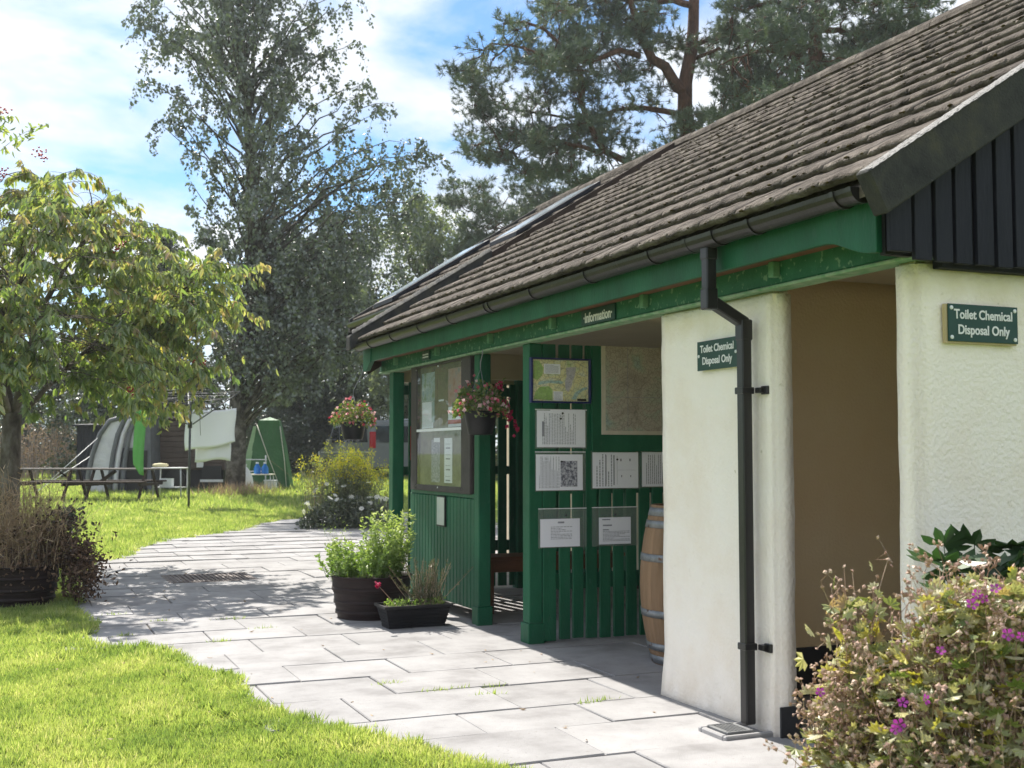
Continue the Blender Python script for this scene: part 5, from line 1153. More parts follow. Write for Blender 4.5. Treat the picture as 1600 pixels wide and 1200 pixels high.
leafy('pale_birch', 'pale sunlit birch leaning behind the dark eaves of the set-back roof', (13.8, 41.0), [(0, 0, -.2), (.1, 0, 3), (.3, 0, 9.5)], .16, env(.2, 2.6, 1.2, 10.4), 100, 9, 40, .12, .7, M['l_light'], M['barkb'], 31, .5, (.42, .26))
leafy('pale_tree', 'light green tree showing just above the far end of the roof', (20.5, 44.0), [(0, 0, -.2), (.1, 0, 3), (.3, 0, 7.6)], .16, env(0, 3.4, 1.5, 9.0), 90, 9, 40, .14, .7, M['l_light'], M['barkb'], 37, .2, (.46, .26))
leafy('yellow_tree', 'yellow leaved tree top just showing over the ridge at the upper right', (14.2, 15.2), [(0, 0, -.2), (0, 0, 3), (0, 0, 6)], .10, env(0, .9, 4.3, 7.25), 34, 7, 24, .09, .7, M['l_yell'], M['barkr'], 43, .1)
def shrub(label, base, rx, h, n, leaf, m, seed, rvs=(.35, .25), name='shrub', z0=.05):
    rng = np.random.default_rng(seed); zb = float(gz(*base)); T = thing(name, label, 'shrub', (base[0], base[1], zb)); cl = []
    k = int(18 + n / 500)
    for i in range(k):
        th = rng.uniform(0, 6.283); q = math.sqrt(rng.random()); z = h * (z0 + (1 - z0) * rng.random()) * math.sqrt(max(.1, 1 - (q * .85) ** 2)); cl.append((rx * q * math.cos(th), rx * .6 * q * math.sin(th), z))
    cl = np.array(cl); i = rng.integers(0, k, n); p = cl[i] + rng.normal(size=(n, 3)) * np.array([.22, .18, .20]) * (h / 3) ** .5
    P = np.array([base[0], base[1], zb]) + p[:, :1] * VIEW_R + p[:, 1:2] * VIEW_F + p[:, 2:] * np.array([0, 0, 1.]); P[:, 2] = np.maximum(P[:, 2], zb + .03)
    cards('foliage', rng, P, rng.normal(size=P.shape) + np.array([0, 0, -.3]), rng.uniform(leaf * .7, leaf * 1.3, n), .68, T_LEAF, np.clip(rng.normal(size=n) * rvs[1] * .7 + rvs[0] + rng.normal(size=k)[i] * .12, 0, 1), m, T)
    b = np.array([base[0], base[1], zb - .1]); strands('stem', rng, [bez(b + rng.normal(size=3) * np.array([.15, .15, 0]), b + np.array([0, 0, h * .4]), b + c[0] * VIEW_R + c[1] * VIEW_F + np.array([0, 0, c[2]]), 6) for c in cl], .02, M['barkb'], T)
    return T
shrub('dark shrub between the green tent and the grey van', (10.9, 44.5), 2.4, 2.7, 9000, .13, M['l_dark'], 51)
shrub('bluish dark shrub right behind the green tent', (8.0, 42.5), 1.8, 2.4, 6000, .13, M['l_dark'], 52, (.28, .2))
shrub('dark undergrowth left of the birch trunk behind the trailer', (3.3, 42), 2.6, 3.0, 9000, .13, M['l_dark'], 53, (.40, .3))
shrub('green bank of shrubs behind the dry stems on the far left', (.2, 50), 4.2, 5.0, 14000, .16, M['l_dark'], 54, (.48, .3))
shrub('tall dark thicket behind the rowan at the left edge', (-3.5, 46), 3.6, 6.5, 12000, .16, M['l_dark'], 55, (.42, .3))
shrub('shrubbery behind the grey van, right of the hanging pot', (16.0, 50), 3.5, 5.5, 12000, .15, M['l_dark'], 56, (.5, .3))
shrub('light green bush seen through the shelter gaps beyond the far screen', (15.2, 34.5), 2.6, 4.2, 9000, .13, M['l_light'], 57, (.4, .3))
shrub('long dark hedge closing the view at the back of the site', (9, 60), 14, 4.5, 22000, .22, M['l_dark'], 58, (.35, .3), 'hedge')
# bare pale stems on the far left
t = thing('dry_stems', 'stand of bare pale dry stems on the far left beyond the picnic table', 'plant', (.3, 43, .5)); L_ = []
for k in range(150):
    u = rng.uniform(-1.4, 1.9); d = rng.normal() * .4; z0 = .45; h = rng.uniform(.7, 1.9); L_.append(bez(off((.1, 43), u, d, z0), off((.1, 43), u + rng.normal() * .1, d, z0 + h * .5), off((.1, 43), u + rng.normal() * .22, d, z0 + h), 5))
strands('stem', rng, L_, .017, M['pale_stem'], t); P = np.concatenate([l[2:] for l in L_]); P = np.concatenate([P + rng.normal(size=P.shape) * .12 for _ in range(5)]); cards('foliage', rng, P, rng.normal(size=P.shape), .09, .6, T_LEAF, rng.random(len(P)) * .8, M['dry'], t)
t = thing('grass_tuft', 'rough tuft of long grass around the foot of the birch', 'grass', (5.2, 30.2, .25)); n = 1500
P = np.stack([5.3 + rng.normal(size=n) * .40, 30.0 + rng.normal(size=n) * .3, np.full(n, .24)], 1); cards('blade', rng, P, rng.normal(size=(n, 3)) * .5 + np.array([0, 0, 1.]), rng.uniform(.15, .45, n), .06, T_NEED, rng.random(n), M['dry'], t, 'stuff')
n = 700; P = np.stack([5.5 + rng.normal(size=n) * .45, 29.8 + rng.normal(size=n) * .25, np.full(n, .24)], 1); cards('blade', rng, P, rng.normal(size=(n, 3)) * .5 + np.array([0, 0, 1.]), rng.uniform(.12, .35, n), .07, T_NEED, rng.random(n), M['grass'], t, 'stuff')
# Scots pines behind the block
def pine(label, base, trunk, r0, limbs, clumps, seed, tuft=32, r_cl=.50, need=.15):
    rng = np.random.default_rng(seed); zb = float(gz(*base)); T = thing('pine_tree', label, 'tree', (base[0], base[1], zb))
    tr = np.array([off(base, u, d, z) for u, d, z in trunk]); tr = lerp_line(tr, np.linspace(0, 1, 16)); tr[1:-1] += rng.normal(size=(14, 3)) * .04
    tube_obj('trunk', [tr], [np.linspace(r0, r0 * .3, 16)], M['barkp'], T, 12)
    Ls = []; Rs = []; nod = [tr[6:]]
    for pts, ra in limbs:
        l = lerp_line(np.array([off(base, *p) for p in pts]), np.linspace(0, 1, 14)); l[1:-1] += rng.normal(size=(12, 3)) * .05; Ls.append(l); Rs.append(np.linspace(ra, ra * .25, 14)); nod.append(l[3:])
    tube_obj('limb', Ls, Rs, M['barkp'], T, 8); nod = np.concatenate(nod); tw = []; P = []; D = []; rv = []
    for u, d, z, s in clumps:
        c = off(base, u, d, z); a = nod[np.argmin(np.linalg.norm(nod - c, axis=1) + .3 * np.abs(rng.normal(size=len(nod))))]
        tw.append(wobble(rng, bez(a, (a + c) / 2 + np.array([0, 0, -.1]) + rng.normal(size=3) * .12, c, 7), .04)); sh = rng.normal() * .1
        nt = int(tuft * s); q = rng.normal(size=(nt, 3)); q = unit(q) * (rng.random((nt, 1)) ** .45); q = q * np.array([1.15, 1.15, .62]) * r_cl * s; tp = c + q
        for k in range(0, nt, 3): tw.append(np.stack([c, c + q[k] * .6, tp[k]]))
        m = 26; pp = np.repeat(tp, m, 0); ax = unit(q + np.array([0, 0, .35]) + rng.normal(size=q.shape) * .25); dd = np.repeat(ax, m, 0) * .9 + rng.normal(size=(nt * m, 3)) * .75
        P.append(pp + np.repeat(ax, m, 0) * rng.uniform(-.10, .06, (nt * m, 1))); D.append(dd); rv.append(np.clip(np.repeat(rng.normal(size=nt) * .16, m) + sh + .42 + rng.normal(size=nt * m) * .1, 0, 1))
    P = np.concatenate(P); D = np.concatenate(D); rv = np.concatenate(rv); n = len(P)
    cards('crown', rng, P, D, rng.uniform(need * .7, need * 1.2, n), .13, T_NEED, rv, M['l_pine'], T); strands('twig', rng, tw, [.028 if len(l) > 3 else .012 for l in tw], M['barkp'], T, taper=.35)
    return T
def cl_along(rng, pts, n, jit, s=(.7, 1.25)): 
    l = lerp_line(np.array(pts, float), rng.uniform(.25, 1.03, n)); return [(*(q + rng.normal(size=3) * np.array(jit)), rng.uniform(*s)) for q in l]
rp = np.random.default_rng(77)
# pine with the leaning limb: px/m about 59 at 31 m, trunk at px 1085
s = 1 / 59.; U = lambda x: (x - 1085) * s; Z = lambda y: 1.3 + (709 - y) * s
trunk1 = [(U(1080), 0, 0), (U(1078), 0, Z(260)), (U(1080), 0, Z(120)), (U(1090), 0, Z(30)), (U(1092), 0, Z(-80)), (U(1080), 0, Z(-200))]
l1 = [(U(1080), 0, Z(140)), (U(1050), -.2, Z(112)), (U(1005), -.5, Z(70)), (U(998), -.6, Z(30)), (U(970), -.8, Z(-20)), (U(930), -.8, Z(-70))]
l2 = [(U(1074), 0, Z(175)), (U(1040), .2, Z(160)), (U(990), .4, Z(155)), (U(930), .6, Z(172)), (U(880), .8, Z(160)), (U(800), .9, Z(150))]
l3 = [(U(1000), -.5, Z(90)), (U(960), -.9, Z(90)), (U(920), -1.2, Z(115)), (U(850), -1.3, Z(110)), (U(770), -1.4, Z(90))]
l4 = [(U(1072), .1, Z(275)), (U(1010), -.2, Z(262)), (U(940), -.4, Z(240)), (U(915), -.5, Z(180)), (U(920), -.6, Z(120)), (U(860), -.8, Z(60)), (U(790), -1., Z(50))]
l5 = [(U(940), -.4, Z(242)), (U(890), -.4, Z(225)), (U(850), -.2, Z(205)), (U(790), 0, Z(240))]
l6 = [(U(1092), 0, Z(60)), (U(1130), .5, Z(40)), (U(1180), .9, Z(25)), (U(1220), 1.1, Z(30))]
l7 = [(U(1090), 0, Z(85)), (U(1150), -.5, Z(78)), (U(1215), -.8, Z(90))]
l8 = [(U(1092), 0, Z(0)), (U(1020), .4, Z(-20)), (U(930), .6, Z(-30)), (U(880), .6, Z(-10))]
l9 = [(U(1078), 0, Z(230)), (U(1100), .6, Z(215)), (U(1150), 1.0, Z(170)), (U(1200), 1.1, Z(140))]
cl = []
for l, n, j in ((l1, 9, (.5, .5, .4)), (l2, 11, (.4, .7, .35)), (l3, 17, (.5, .7, .5)), (l4, 17, (.5, .7, .5)), (l5, 15, (.5, .6, .45)), (l6, 7, (.4, .5, .3)), (l7, 7, (.4, .4, .3)), (l8, 14, (.5, .6, .4)), (l9, 9, (.4, .5, .35))): cl += cl_along(rp, l, n, j)
for x, y, n, j in ((760, 180, 5, .5), (740, 130, 4, .4), (780, 240, 5, .5), (840, 80, 7, .6), (880, 30, 7, .6), (820, 210, 6, .5), (960, 10, 7, .6), (950, 265, 8, .6), (1010, 255, 6, .6), (880, 265, 5, .5), (1150, 130, 7, .6), (1190, 60, 4, .5), (1085, 60, 4, .35), (1080, 190, 4, .4), (1040, 40, 5, .5), (760, 110, 4, .4), (1010, 110, 3, .4), (900, -30, 8, .6), (800, 190, 5, .45)): cl += [(U(x) + rp.normal() * j, rp.normal() * .8, Z(y) + rp.normal() * j * .5, rp.uniform(.65, 1.15)) for _ in range(n)]
pine('tall pine with a bent orange limb, left of the two pines behind the roof', (16.48, 26.7), trunk1, .26, [(l1, .17), (l2, .09), (l3, .09), (l4, .12), (l5, .07), (l6, .07), (l7, .06), (l8, .10), (l9, .07)], cl, 5)
s2 = 1 / 63.; U = lambda x: (x - 1285) * s2; Z = lambda y: 1.3 + (709 - y) * s2
trunk2 = [(U(1270), 0, 0), (U(1276), 0, Z(100)), (U(1286), 0, Z(0)), (U(1290), 0, Z(-120))]
a1 = [(U(1285), 0, Z(40)), (U(1330), .3, Z(38)), (U(1390), .4, Z(45)), (U(1470), .4, Z(30))]; a2 = [(U(1278), 0, Z(95)), (U(1230), -.4, Z(85)), (U(1180), -.6, Z(80)), (U(1140), -.6, Z(110))]; a3 = [(U(1288), 0, Z(-10)), (U(1210), .2, Z(-10)), (U(1150), .2, Z(10))]; a4 = [(U(1288), 0, Z(-20)), (U(1360), 0, Z(-15)), (U(1450), 0, Z(0))]
cl = []
for l, n, j in ((a1, 16, (.5, .6, .4)), (a2, 14, (.5, .6, .35)), (a3, 14, (.5, .6, .35)), (a4, 16, (.6, .6, .4))): cl += cl_along(rp, l, n, j)
for x, y, n in ((1340, 90, 8), (1400, 80, 7), (1220, 140, 12), (1180, 165, 9), (1170, 110, 7), (1250, 20, 7), (1350, 10, 9), (1430, 50, 8), (1330, 60, 7), (1150, 150, 6), (1480, 20, 5), (1300, 110, 7)): cl += [(U(x) + rp.normal() * .5, rp.normal() * .8 + .3, Z(y) + rp.normal() * .28, rp.uniform(.7, 1.15)) for _ in range(n)]
pine('straight trunked pine, right of the two pines behind the roof', (18.39, 23.7), trunk2, .25, [(a1, .09), (a2, .07), (a3, .08), (a4, .08)], cl, 6)
# younger pine lower down
s3 = 1 / 46.; U = lambda x: (x - 860) * s3; Z = lambda y: 1.3 + (709 - y) * s3
cl = []
for x, y, n, j in ((860, 310, 8, .5), (800, 330, 8, .5), (740, 310, 5, .4), (710, 300, 3, .35), (770, 350, 6, .5), (830, 350, 9, .6), (900, 300, 8, .5), (720, 380, 7, .5), (760, 390, 8, .5), (810, 290, 3, .3), (930, 320, 6, .6), (700, 400, 5, .4)): cl += [(U(x) + rp.normal() * j, rp.normal() * .9, Z(y) + rp.normal() * j * .5, rp.uniform(.7, 1.1)) for _ in range(n)]
lb = [[(U(860), 0, Z(400)), (U(800), 0, Z(370)), (U(740), 0, Z(330))], [(U(860), 0, Z(420)), (U(780), .3, Z(400)), (U(710), .3, Z(385))], [(U(860), 0, Z(360)), (U(900), .2, Z(330)), (U(940), .2, Z(320))]]
pine('young pine low behind the far end of the roof', (17.0, 36.5), [(U(860), 0, 0), (U(862), 0, Z(400)), (U(858), 0, Z(290))], .17, [(l, .06) for l in lb], cl, 8, 36, .60, .18)

# ------------------------------------------------------------------ camp site on the far lawn (local axes: x right, y away, z up)
def camp(name, label, cat, u, D, rot=0, group=None):
    p = D * VIEW_F + u * VIEW_R; z = float(gz(p[0], p[1])); return thing(name, label, cat, (p[0], p[1], z), -AZ + rot, group)
def upx(px, D): return (px - 800) / 1840 * D
L_ = dict(world=False)
fabg = pm('tent_silver', [(.40, .40, .46), (.55, .54, .60), (.66, .65, .70)], 1.6, .45, .35, 5, .5, bdist=.12); fabd = pm('tent_charcoal', [(.10, .105, .12), (.15, .155, .175)], 4, .6, .3, 8, bdist=.05)
brown = pm('trailer_brown', [(.085, .062, .052), (.125, .09, .076)], 3, .7)
# picnic table: long boards, low bench, A-frames
t = camp('picnic_table', 'long dark picnic table on the far lawn behind the rowan trunk', 'picnic table', upx(138, 27.5), 27.5, -.02); w = 1.60
for k in range(5): MB().box(-w, w, -.36 + k * .145, -.23 + k * .145, .70, .74).build('top_plank', M['bench'] if False else pm('grey_plank', [(.10, .085, .075), (.17, .15, .135)], 8, .7) if k == 0 else bpy.data.materials['grey_plank'], t, .004, **L_)
for s_ in (-1, 1):
    for k in range(2): MB().box(-w, w, s_ * .72 - .14 + k * .145, s_ * .72 - .01 + k * .145, .41, .45).build('bench_plank', M['darkwood'], t, .004, **L_)
for x in (-.28, .25, 1.45, -1.45):
    for s_ in (-1, 1): MB().obox((x, s_ * .48, .35), (.022, 0, 0), (0, .045, 0), (0, -s_ * .26, .36)).build('leg', M['darkwood'], t, **L_)
    MB().box(x + .023, x + .055, -.86, .86, .34, .408).build('cross_beam', M['darkwood'], t, **L_)
for s_ in (-1, 1): MB().obox((s_ * .45 - .0, 0, .52), (.22, 0, .16 * s_), (0, .04, 0), (-.02, 0, .03)).build('brace', M['darkwood'], t, **L_)
# rotary washing line with laundry
Dr = 24.5; ur = upx(297, Dr)
t = camp('rotary_washing_line', 'dark rotary washing line with washing pegged on it, left of the birch', 'washing line', ur, Dr)
steel = pm('line_steel', [(.04, .045, .05), (.07, .075, .08)], 8, .5)
MB().tube([(0, 0, -.05), (0, 0, 2.35)], .024, 10).build('pole', steel, t, **L_)
MB().tube([(0, 0, 1.66), (0, 0, 1.80)], .045, 10).build('hub', M['plastic'], t, **L_)
az = [R(18), R(108), R(198), R(288)]; tips = [(1.02 * math.cos(a), 1.02 * math.sin(a), 2.44) for a in az]
for p in tips:
    MB().tube([(p[0] * .05, p[1] * .05, 1.74), p], .015, 6).build('arm', steel, t, **L_)
    MB().tube([(0, 0, 2.30), (p[0] * .55, p[1] * .55, 1.74 + .55 * .70)], .010, 6).build('strut', steel, t, **L_)
ln = MB()
for f in (.36, .5, .64, .78, .92, 1.0):
    for k in range(4):
        a, b = tips[k], tips[(k + 1) % 4]; q = lambda p: Vector((p[0] * f, p[1] * f, 1.74 + f * .70)); m_ = (q(a) + q(b)) / 2 + Vector((0, 0, -.03)); ln.tube([q(a), m_, q(b)], .0065, 4)
ln.build('line', pm('cord', (.10, .10, .11), 5, .6), t, **L_)
def cloth(name, label, cat, x0, x1, y, zt, zb, m, seed, lean=0, sag=.05):
    rng = np.random.default_rng(seed); o = camp(name, label, cat, ur, Dr); nx, nz = 14, 14; V = []
    for i in range(nx + 1):
        for j in range(nz + 1):
            fx, fz = i / nx, j / nz; x = x0 + (x1 - x0) * fx + .02 * math.sin(fz * 5 + seed); wv = .022 * math.sin(fx * 11 + seed + fz * 1.5) * fz + .05 * fz * math.sin(fx * 5 + 2 * seed)
            top = zt - sag * math.sin(math.pi * fx); bot = zb + lean * (fx - .5) + .025 * math.sin(fx * 6 + seed); V.append((x, y + wv, top + (bot - top) * fz))
    i = np.arange(nx)[:, None] * (nz + 1) + np.arange(nz)[None]; F = np.stack([i, i + 1, i + nz + 2, i + nz + 1], -1).reshape(-1, 4)
    me = mesh_np('fabric', V, [F], None, True); f = link('fabric', me, o, m); md = f.modifiers.new('thick', 'SOLIDIFY'); md.thickness = .008
    mb = MB()
    for fx in (.08, .5, .92): mb.box(x0 + (x1 - x0) * fx - .008, x0 + (x1 - x0) * fx + .008, y - .014, y + .014, zt - .06, zt + .03)
    mb.build('peg', M['dry'] if False else M['screw'], o, **L_); return o
cloth('towel', 'white towel hanging on the right side of the washing line', 'towel', -.20, .86, .34, 2.09, 1.27, pm('towel_white', (.80, .80, .84), 6, .8), 1, .20)
cloth('towel', 'second white towel hanging lower behind the white towel', 'towel', -.02, .74, .42, 2.02, .98, pm('white_towel', (.72, .72, .76), 6, .8), 4, .02)
cloth('towel', 'bright green towel hanging straight down on the left of the washing line', 'towel', -1.16, -.92, -.05, 2.12, .78, pm('green_towel', [(.10, .33, .08), (.13, .38, .10)], 6, .8), 7, -.22)
# drive-away awning: curved silver shell with inflated tubes
t = camp('awning_tent', 'silver grey inflatable awning tent with curved tubes beside the brown trailer', 'tent', upx(140, 31), 31.0, .06)
pr = [(0, 0), (.02, .45), (.12, 1.0), (.30, 1.52), (.55, 1.86), (.95, 1.98), (1.55, 2.0), (1.62, 0)]
MB().prism([(x, 0, z) for x, z in pr[:6]] + [(1.02, 0, 1.95), (.62, 0, 0)], (0, 2.4, 0)).build('shell', fabg, t, **L_)
MB().prism([(.66, .06, 0), (1.03, .06, 1.95), (1.55, .06, 2.0), (1.62, .06, 0)], (0, 2.3, 0)).build('porch', fabd, t, **L_)
MB().box(.98, 1.5, .03, .058, 0, 1.1).build('doorway', M['black'], t, **L_)
MB().obox((1.12, .03, 1.55), (.26, 0, 0), (0, .012, 0), (.03, 0, .38)).build('window', fabg, t, **L_)
def bow(dx, sc, y): return [(x * sc + dx, y, z) for x, z in ((0, 0), (.02, .45), (.12, 1.0), (.30, 1.52), (.55, 1.88), (.95, 2.0))]
for dx, sc, y, c in ((-.02, 1, -.02, fabd), (.56, .62, -.04, fabd), (.72, .58, -.05, fabg), (.90, .5, -.04, fabd), (0, 1, 2.4, fabd)): MB().tube(bow(dx, sc, y), .062, 8).build('tube', c, t, **L_)
gl = MB(); gl.tube([(.12, 0, 1.0), (-1.2, -.6, 0)], .008, 4).tube([(.3, 0, 1.5), (-.9, -1.4, 0)], .008, 4); gl.build('guy_rope', M['screw'], t, **L_)
# brown trailer beyond
t = camp('trailer', 'brown ribbed camping trailer behind the washing line', 'trailer', upx(234, 32.2), 32.2, .02)
body = MB().box(0, 2.05, .04, 2.0, .55, 1.92).build('body', brown, t, .02, **L_)
for k in range(9): MB().box(.05, 2.02, .005, .038, .60 + k * .145, .60 + k * .145 + .125).build('panel', brown, body, .008, **L_)
MB().box(-.05, 2.1, -.05, 2.1, 1.92, 2.0).build('roof', brown, t, .02, **L_)
MB().box(-.02, 2.0, .12, 1.9, .02, .55).build('skirt', M['black'], t, **L_)
MB().box(1.44, 1.98, -.03, .035, .30, .66).build('window', M['black'], t, .01, **L_); MB().box(1.40, 2.02, -.035, .03, .22, .29).build('step', M['white'], t, .005, **L_)
MB().box(1.30, 1.48, -.034, .03, .62, .76).build('sticker', M['white'], t, **L_)
for y in (.3,): MB().tube([(.7, .02, .28), (.7, .16, .28)], .28, 16).build('wheel', M['plastic'], t, **L_)
t = camp('shed', 'small black timber shed behind the awning tent', 'shed', upx(136, 36), 36.0)
MB().box(-.3, .55, .03, 1.4, 0, 1.75).build('wall', M['navy'], t, **L_)
for k in range(8): MB().box(-.30 + k * .107, -.30 + k * .107 + .098, .004, .029, .02, 1.76).build('board', M['navy'], t, **L_)
MB().obox((.12, .7, 1.82), (.52, 0, 0), (0, .85, .04), (0, 0, .03)).build('roof', M['navy'], t, **L_)
# camp furniture
t = camp('folding_table', 'white folding table with a shelf beside the washing line pole', 'table', upx(268, 28.5), 28.5, -.05)
MB().box(-.38, .38, -.28, .28, .70, .73).build('top', M['white'], t, .008, **L_)
for x in (-.34, .34):
    for y in (-.24, .24): MB().tube([(x, y, 0), (x * .96, y, .70)], .016, 6).build('leg', pm('alu', (.55, .56, .58), 5, .4) if x < 0 and y < 0 else bpy.data.materials['alu'], t, **L_)
MB().box(-.32, .32, -.22, .22, .24, .26).build('shelf', bpy.data.materials['alu'], t, **L_)
t2 = camp('pillow', 'cream cushion lying on the white folding table', 'cushion', upx(252, 28.5), 28.5); t2.location.z += .735
MB().lathe([(0, 0), (.16, .01), (.20, .045), (.15, .085), (0, .10)], (0, 0, 0), 16).build('cover', pm('cream_cloth', (.60, .54, .32), 5, .8), t2, **L_)
t2 = camp('crate', 'dark crate on the shelf under the white folding table', 'crate', upx(262, 28.5), 28.5); t2.location.z += .262
MB().box(-.14, .14, -.12, .12, 0, .012).box(-.14, .14, -.12, -.105, .013, .2).box(-.14, .14, .105, .12, .013, .2).box(-.14, -.125, -.104, .104, .013, .2).box(.125, .14, -.104, .104, .013, .2).build('body', M['screw'], t2, **L_)
# green toilet tent, its table, bottles
gr = pm('tent_green', [(.04, .13, .045), (.06, .17, .065)], 2, .6, .3, 6, bdist=.08); gl_ = pm('tent_pale_green', [(.30, .48, .26), (.40, .56, .34)], 2, .6); wht = pm('tape_white', (.62, .60, .5), 5, .6)
t = camp('toilet_tent', 'tall narrow green tent right of the birch trunk', 'tent', upx(414, 33), 33.0, .1)
bb = [(-.50, 0, 0), (.72, 0, 0), (.72, 1.2, 0), (-.5, 1.2, 0)]; tt = [(-.20, .25, 1.92), (.36, .25, 1.92), (.36, .9, 1.92), (-.2, .9, 1.92)]
mid = [(-.34, .10, 1.2), (.52, .10, 1.2), (.52, 1.08, 1.2), (-.34, 1.08, 1.2)]
MB().add(bb + mid + tt + [(.08, .57, 2.02)], [(k, (k + 1) % 4, 4 + (k + 1) % 4, 4 + k) for k in range(4)] + [(4 + k, 4 + (k + 1) % 4, 8 + (k + 1) % 4, 8 + k) for k in range(4)] + [(8 + k, 8 + (k + 1) % 4, 12) for k in range(4)]).build('shell', gr, t, **L_)
MB().prism([(-.72, -.05, .02), (-.46, -.05, .02), (-.26, .18, 1.75), (-.34, .18, 1.75)], (0, .02, 0)).build('door_flap', gl_, t, **L_)
MB().tube([(-.24, .16, 1.80), (.10, -.02, .9), (.46, -.06, 0)], .013, 5).tube([(.40, .18, 1.75), (.55, .0, .8), (.62, -.05, 0)], .013, 5).build('tape', wht, t, **L_)
MB().box(-.42, .1, .3, .7, 1.985, 2.04).build('roof_strap', wht, t, **L_) if False else None
t = camp('camp_table', 'small pale camp table in front of the green tent', 'table', upx(408, 31.4), 31.4)
MB().box(-.34, .34, -.25, .25, .44, .47).build('top', wht, t, .006, **L_)
for x in (-.3, .3):
    for y in (-.2, .2): MB().tube([(x * 1.1, y, 0), (x, y, .44)], .014, 6).build('leg', bpy.data.materials['alu'], t, **L_)
blue = pm('blue_plastic', [(.01, .15, .50), (.02, .19, .58)], 5, .35)
for k, (px, lab) in enumerate(((403, 'blue water bottle on the camp table, left of the two'), (415, 'blue water bottle on the camp table, right of the two'))):
    b = camp('water_bottle', lab, 'bottle', upx(px, 31.4), 31.4, 0, 'blue bottles on the camp table'); b.location.z += .471
    MB().lathe([(0, 0), (.085, 0), (.09, .02), (.09, .16), (.055, .22), (.035, .25), (.035, .28), (0, .28)], (0, 0, 0), 14).build('body', blue, b, **L_); MB().lathe([(.038, .27), (.038, .31), (0, .31)], (0, 0, 0), 10).build('cap', M['screw'], b, **L_)
t = camp('storage_rack', 'grey wire storage rack with a bag behind the camp table', 'rack', upx(400, 32.2), 32.2)
for x in (-.30, .28): MB().tube([(x, 0, 0), (x, 0, .95)], .02, 6).build('upright', bpy.data.materials['alu'], t, **L_)
for z in (.5, .82): MB().box(-.30, .28, -.14, .14, z, z + .025).build('shelf', bpy.data.materials['alu'], t, **L_)
t = camp('bag', 'white bulging plastic bag leaning by the camp table', 'bag', upx(384, 31.0), 31.0)
MB().lathe([(0, 0), (.18, .02), (.24, .18), (.20, .40), (.10, .60), (.03, .68), (.05, .74), (0, .74)], (0, 0, 0), 14).build('body', M['white'], t, **L_)
t = camp('cooler', 'small white camping box on the ground behind the camp table', 'box', upx(424, 32.0), 32.0)
MB().box(-.16, .16, -.12, .12, 0, .24).build('body', M['white'], t, .02, **L_); MB().box(-.17, .17, -.13, .13, .242, .29).build('lid', M['screw'], t, .015, **L_)
# grey van
paint = pm('van_paint', [(.20, .21, .23), (.23, .24, .26)], 2, .28, spec=.6, coat=.6); vglass = pm('van_glass', [(.02, .024, .028), (.03, .034, .04)], 2, .06, spec=.9)
t = camp('van', 'dark grey van parked beyond the flower bed, mostly hidden by the goldenrod', 'van', upx(574, 42.0), 42.0, R(-60))
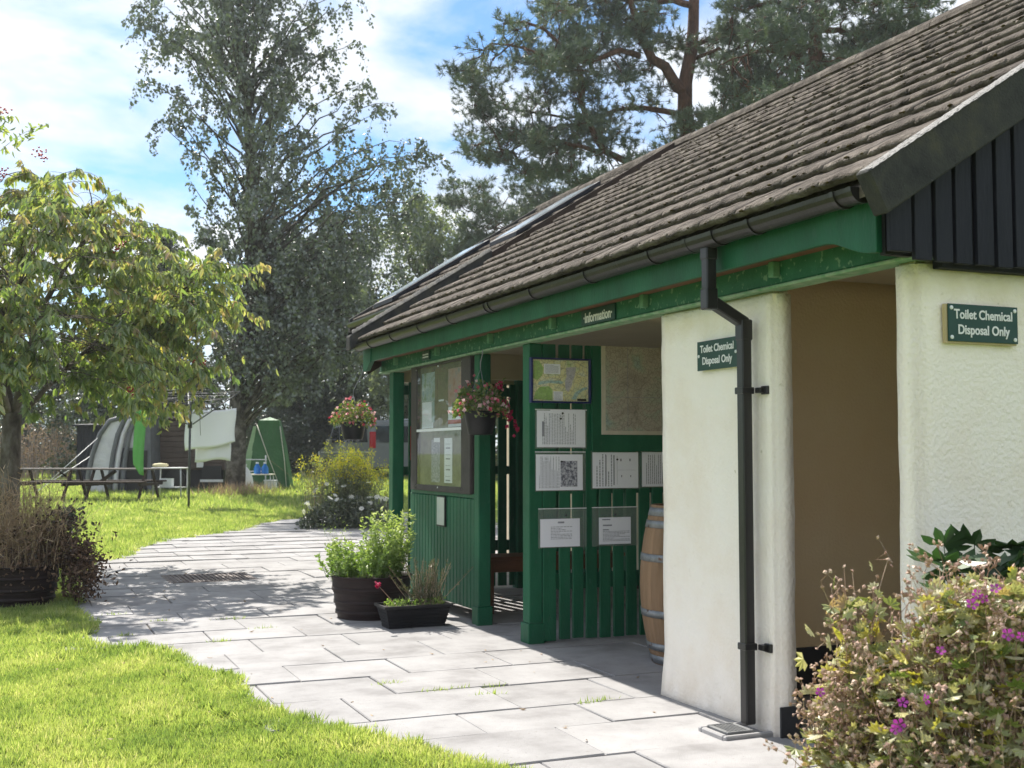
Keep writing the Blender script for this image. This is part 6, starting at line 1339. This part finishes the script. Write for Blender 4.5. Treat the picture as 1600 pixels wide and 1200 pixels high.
# local: x along the van (rear at +x), y across, z up
prof = [(-2.40, .30), (-2.45, .62), (-2.38, .86), (-2.15, 1.02), (-1.55, 1.16), (-.95, 1.84), (-.6, 1.93), (2.15, 1.95), (2.36, 1.86), (2.44, 1.1), (2.44, .34), (1.95, .30), (1.88, .52), (1.70, .66), (1.48, .70), (1.26, .66), (1.10, .52), (1.04, .30), (-1.08, .30), (-1.14, .52), (-1.30, .66), (-1.50, .70), (-1.72, .66), (-1.88, .52), (-1.94, .30)]
MB().prism([(x, -.92, z) for x, z in prof], (0, 1.84, 0)).build('body', paint, t, .035, 2, **L_)
for sgn in (-1, 1):
    y = sgn * .925
    for q in ([(-1.28, 1.20), (-.88, 1.72), (-.36, 1.76), (-.36, 1.20)], [(-.28, 1.20), (-.28, 1.77), (.82, 1.78), (.82, 1.20)], [(.92, 1.20), (.92, 1.78), (2.10, 1.76), (2.20, 1.20)]): MB().prism([(x, y - .006 * sgn, z) for x, z in q], (0, .012 * sgn, 0)).build('window', vglass, t, **L_)
    MB().box(-.1, .16, y - .0, y + .03 * sgn, 1.06, 1.10).build('door_handle', M['screw'], t, **L_); MB().box(-2.1, 2.3, y, y + .012 * sgn, .86, .885).build('side_trim', M['screw'], t, **L_)
    MB().box(2.36, 2.455, y - .20 * (sgn > 0), y - .20 * (sgn > 0) + .20, 1.0, 1.55).build('tail_light', pm('lamp_red', (.45, .01, .02), 5, .2) if sgn < 0 else bpy.data.materials['lamp_red'], t, .01, **L_)
    MB().box(-2.44, -2.28, y - .28 * (sgn > 0), y - .28 * (sgn > 0) + .28, .74, .90).build('headlight', M['screw'], t, .02, **L_)
    MB().box(-1.15, -.98, y, y + .20 * sgn, 1.16, 1.34).build('mirror', paint, t, .03, **L_)
    MB().tube([(-.4, .7 * sgn, 2.0), (2.0, .7 * sgn, 2.0)], .02, 6).build('roof_rail', M['screw'], t, **L_)
    for x in (-1.51, 1.49):
        wl = MB().tube([(x, y - .20 * sgn, .32), (x, y - .02 * sgn, .32)], .32, 24).build('wheel', M['plastic'], t, **L_); MB().tube([(x, y - .03 * sgn, .32), (x, y + .0 * sgn, .32)], .20, 16).build('rim', M['zinc'], wl, **L_)
MB().prism([(-1.52, -.80, 1.20), (-.97, -.74, 1.80), (-.97, .74, 1.80), (-1.52, .80, 1.20)], (-.02, 0, .02)).build('windscreen', vglass, t, **L_)
MB().prism([(2.44, -.70, 1.2), (2.42, -.70, 1.75), (2.42, .70, 1.75), (2.44, .70, 1.2)], (.02, 0, 0)).build('rear_window', vglass, t, **L_)

# ------------------------------------------------------------------ thin bright air between the trees
hz = MB().box(-70, 90, -25, 130, -1.2, 18.5).mesh('haze')
hm, nt, N, L = nodes('haze')
ho = N('ShaderNodeOutputMaterial'); hv = N('ShaderNodeVolumePrincipled'); hv.inputs['Density'].default_value = .0006
hv.inputs['Color'].default_value = (.90, .94, 1.0, 1); hv.inputs['Anisotropy'].default_value = .35; L(hv.outputs[0], ho.inputs['Volume'])
h = link('haze', hz, None, hm, 'stuff')
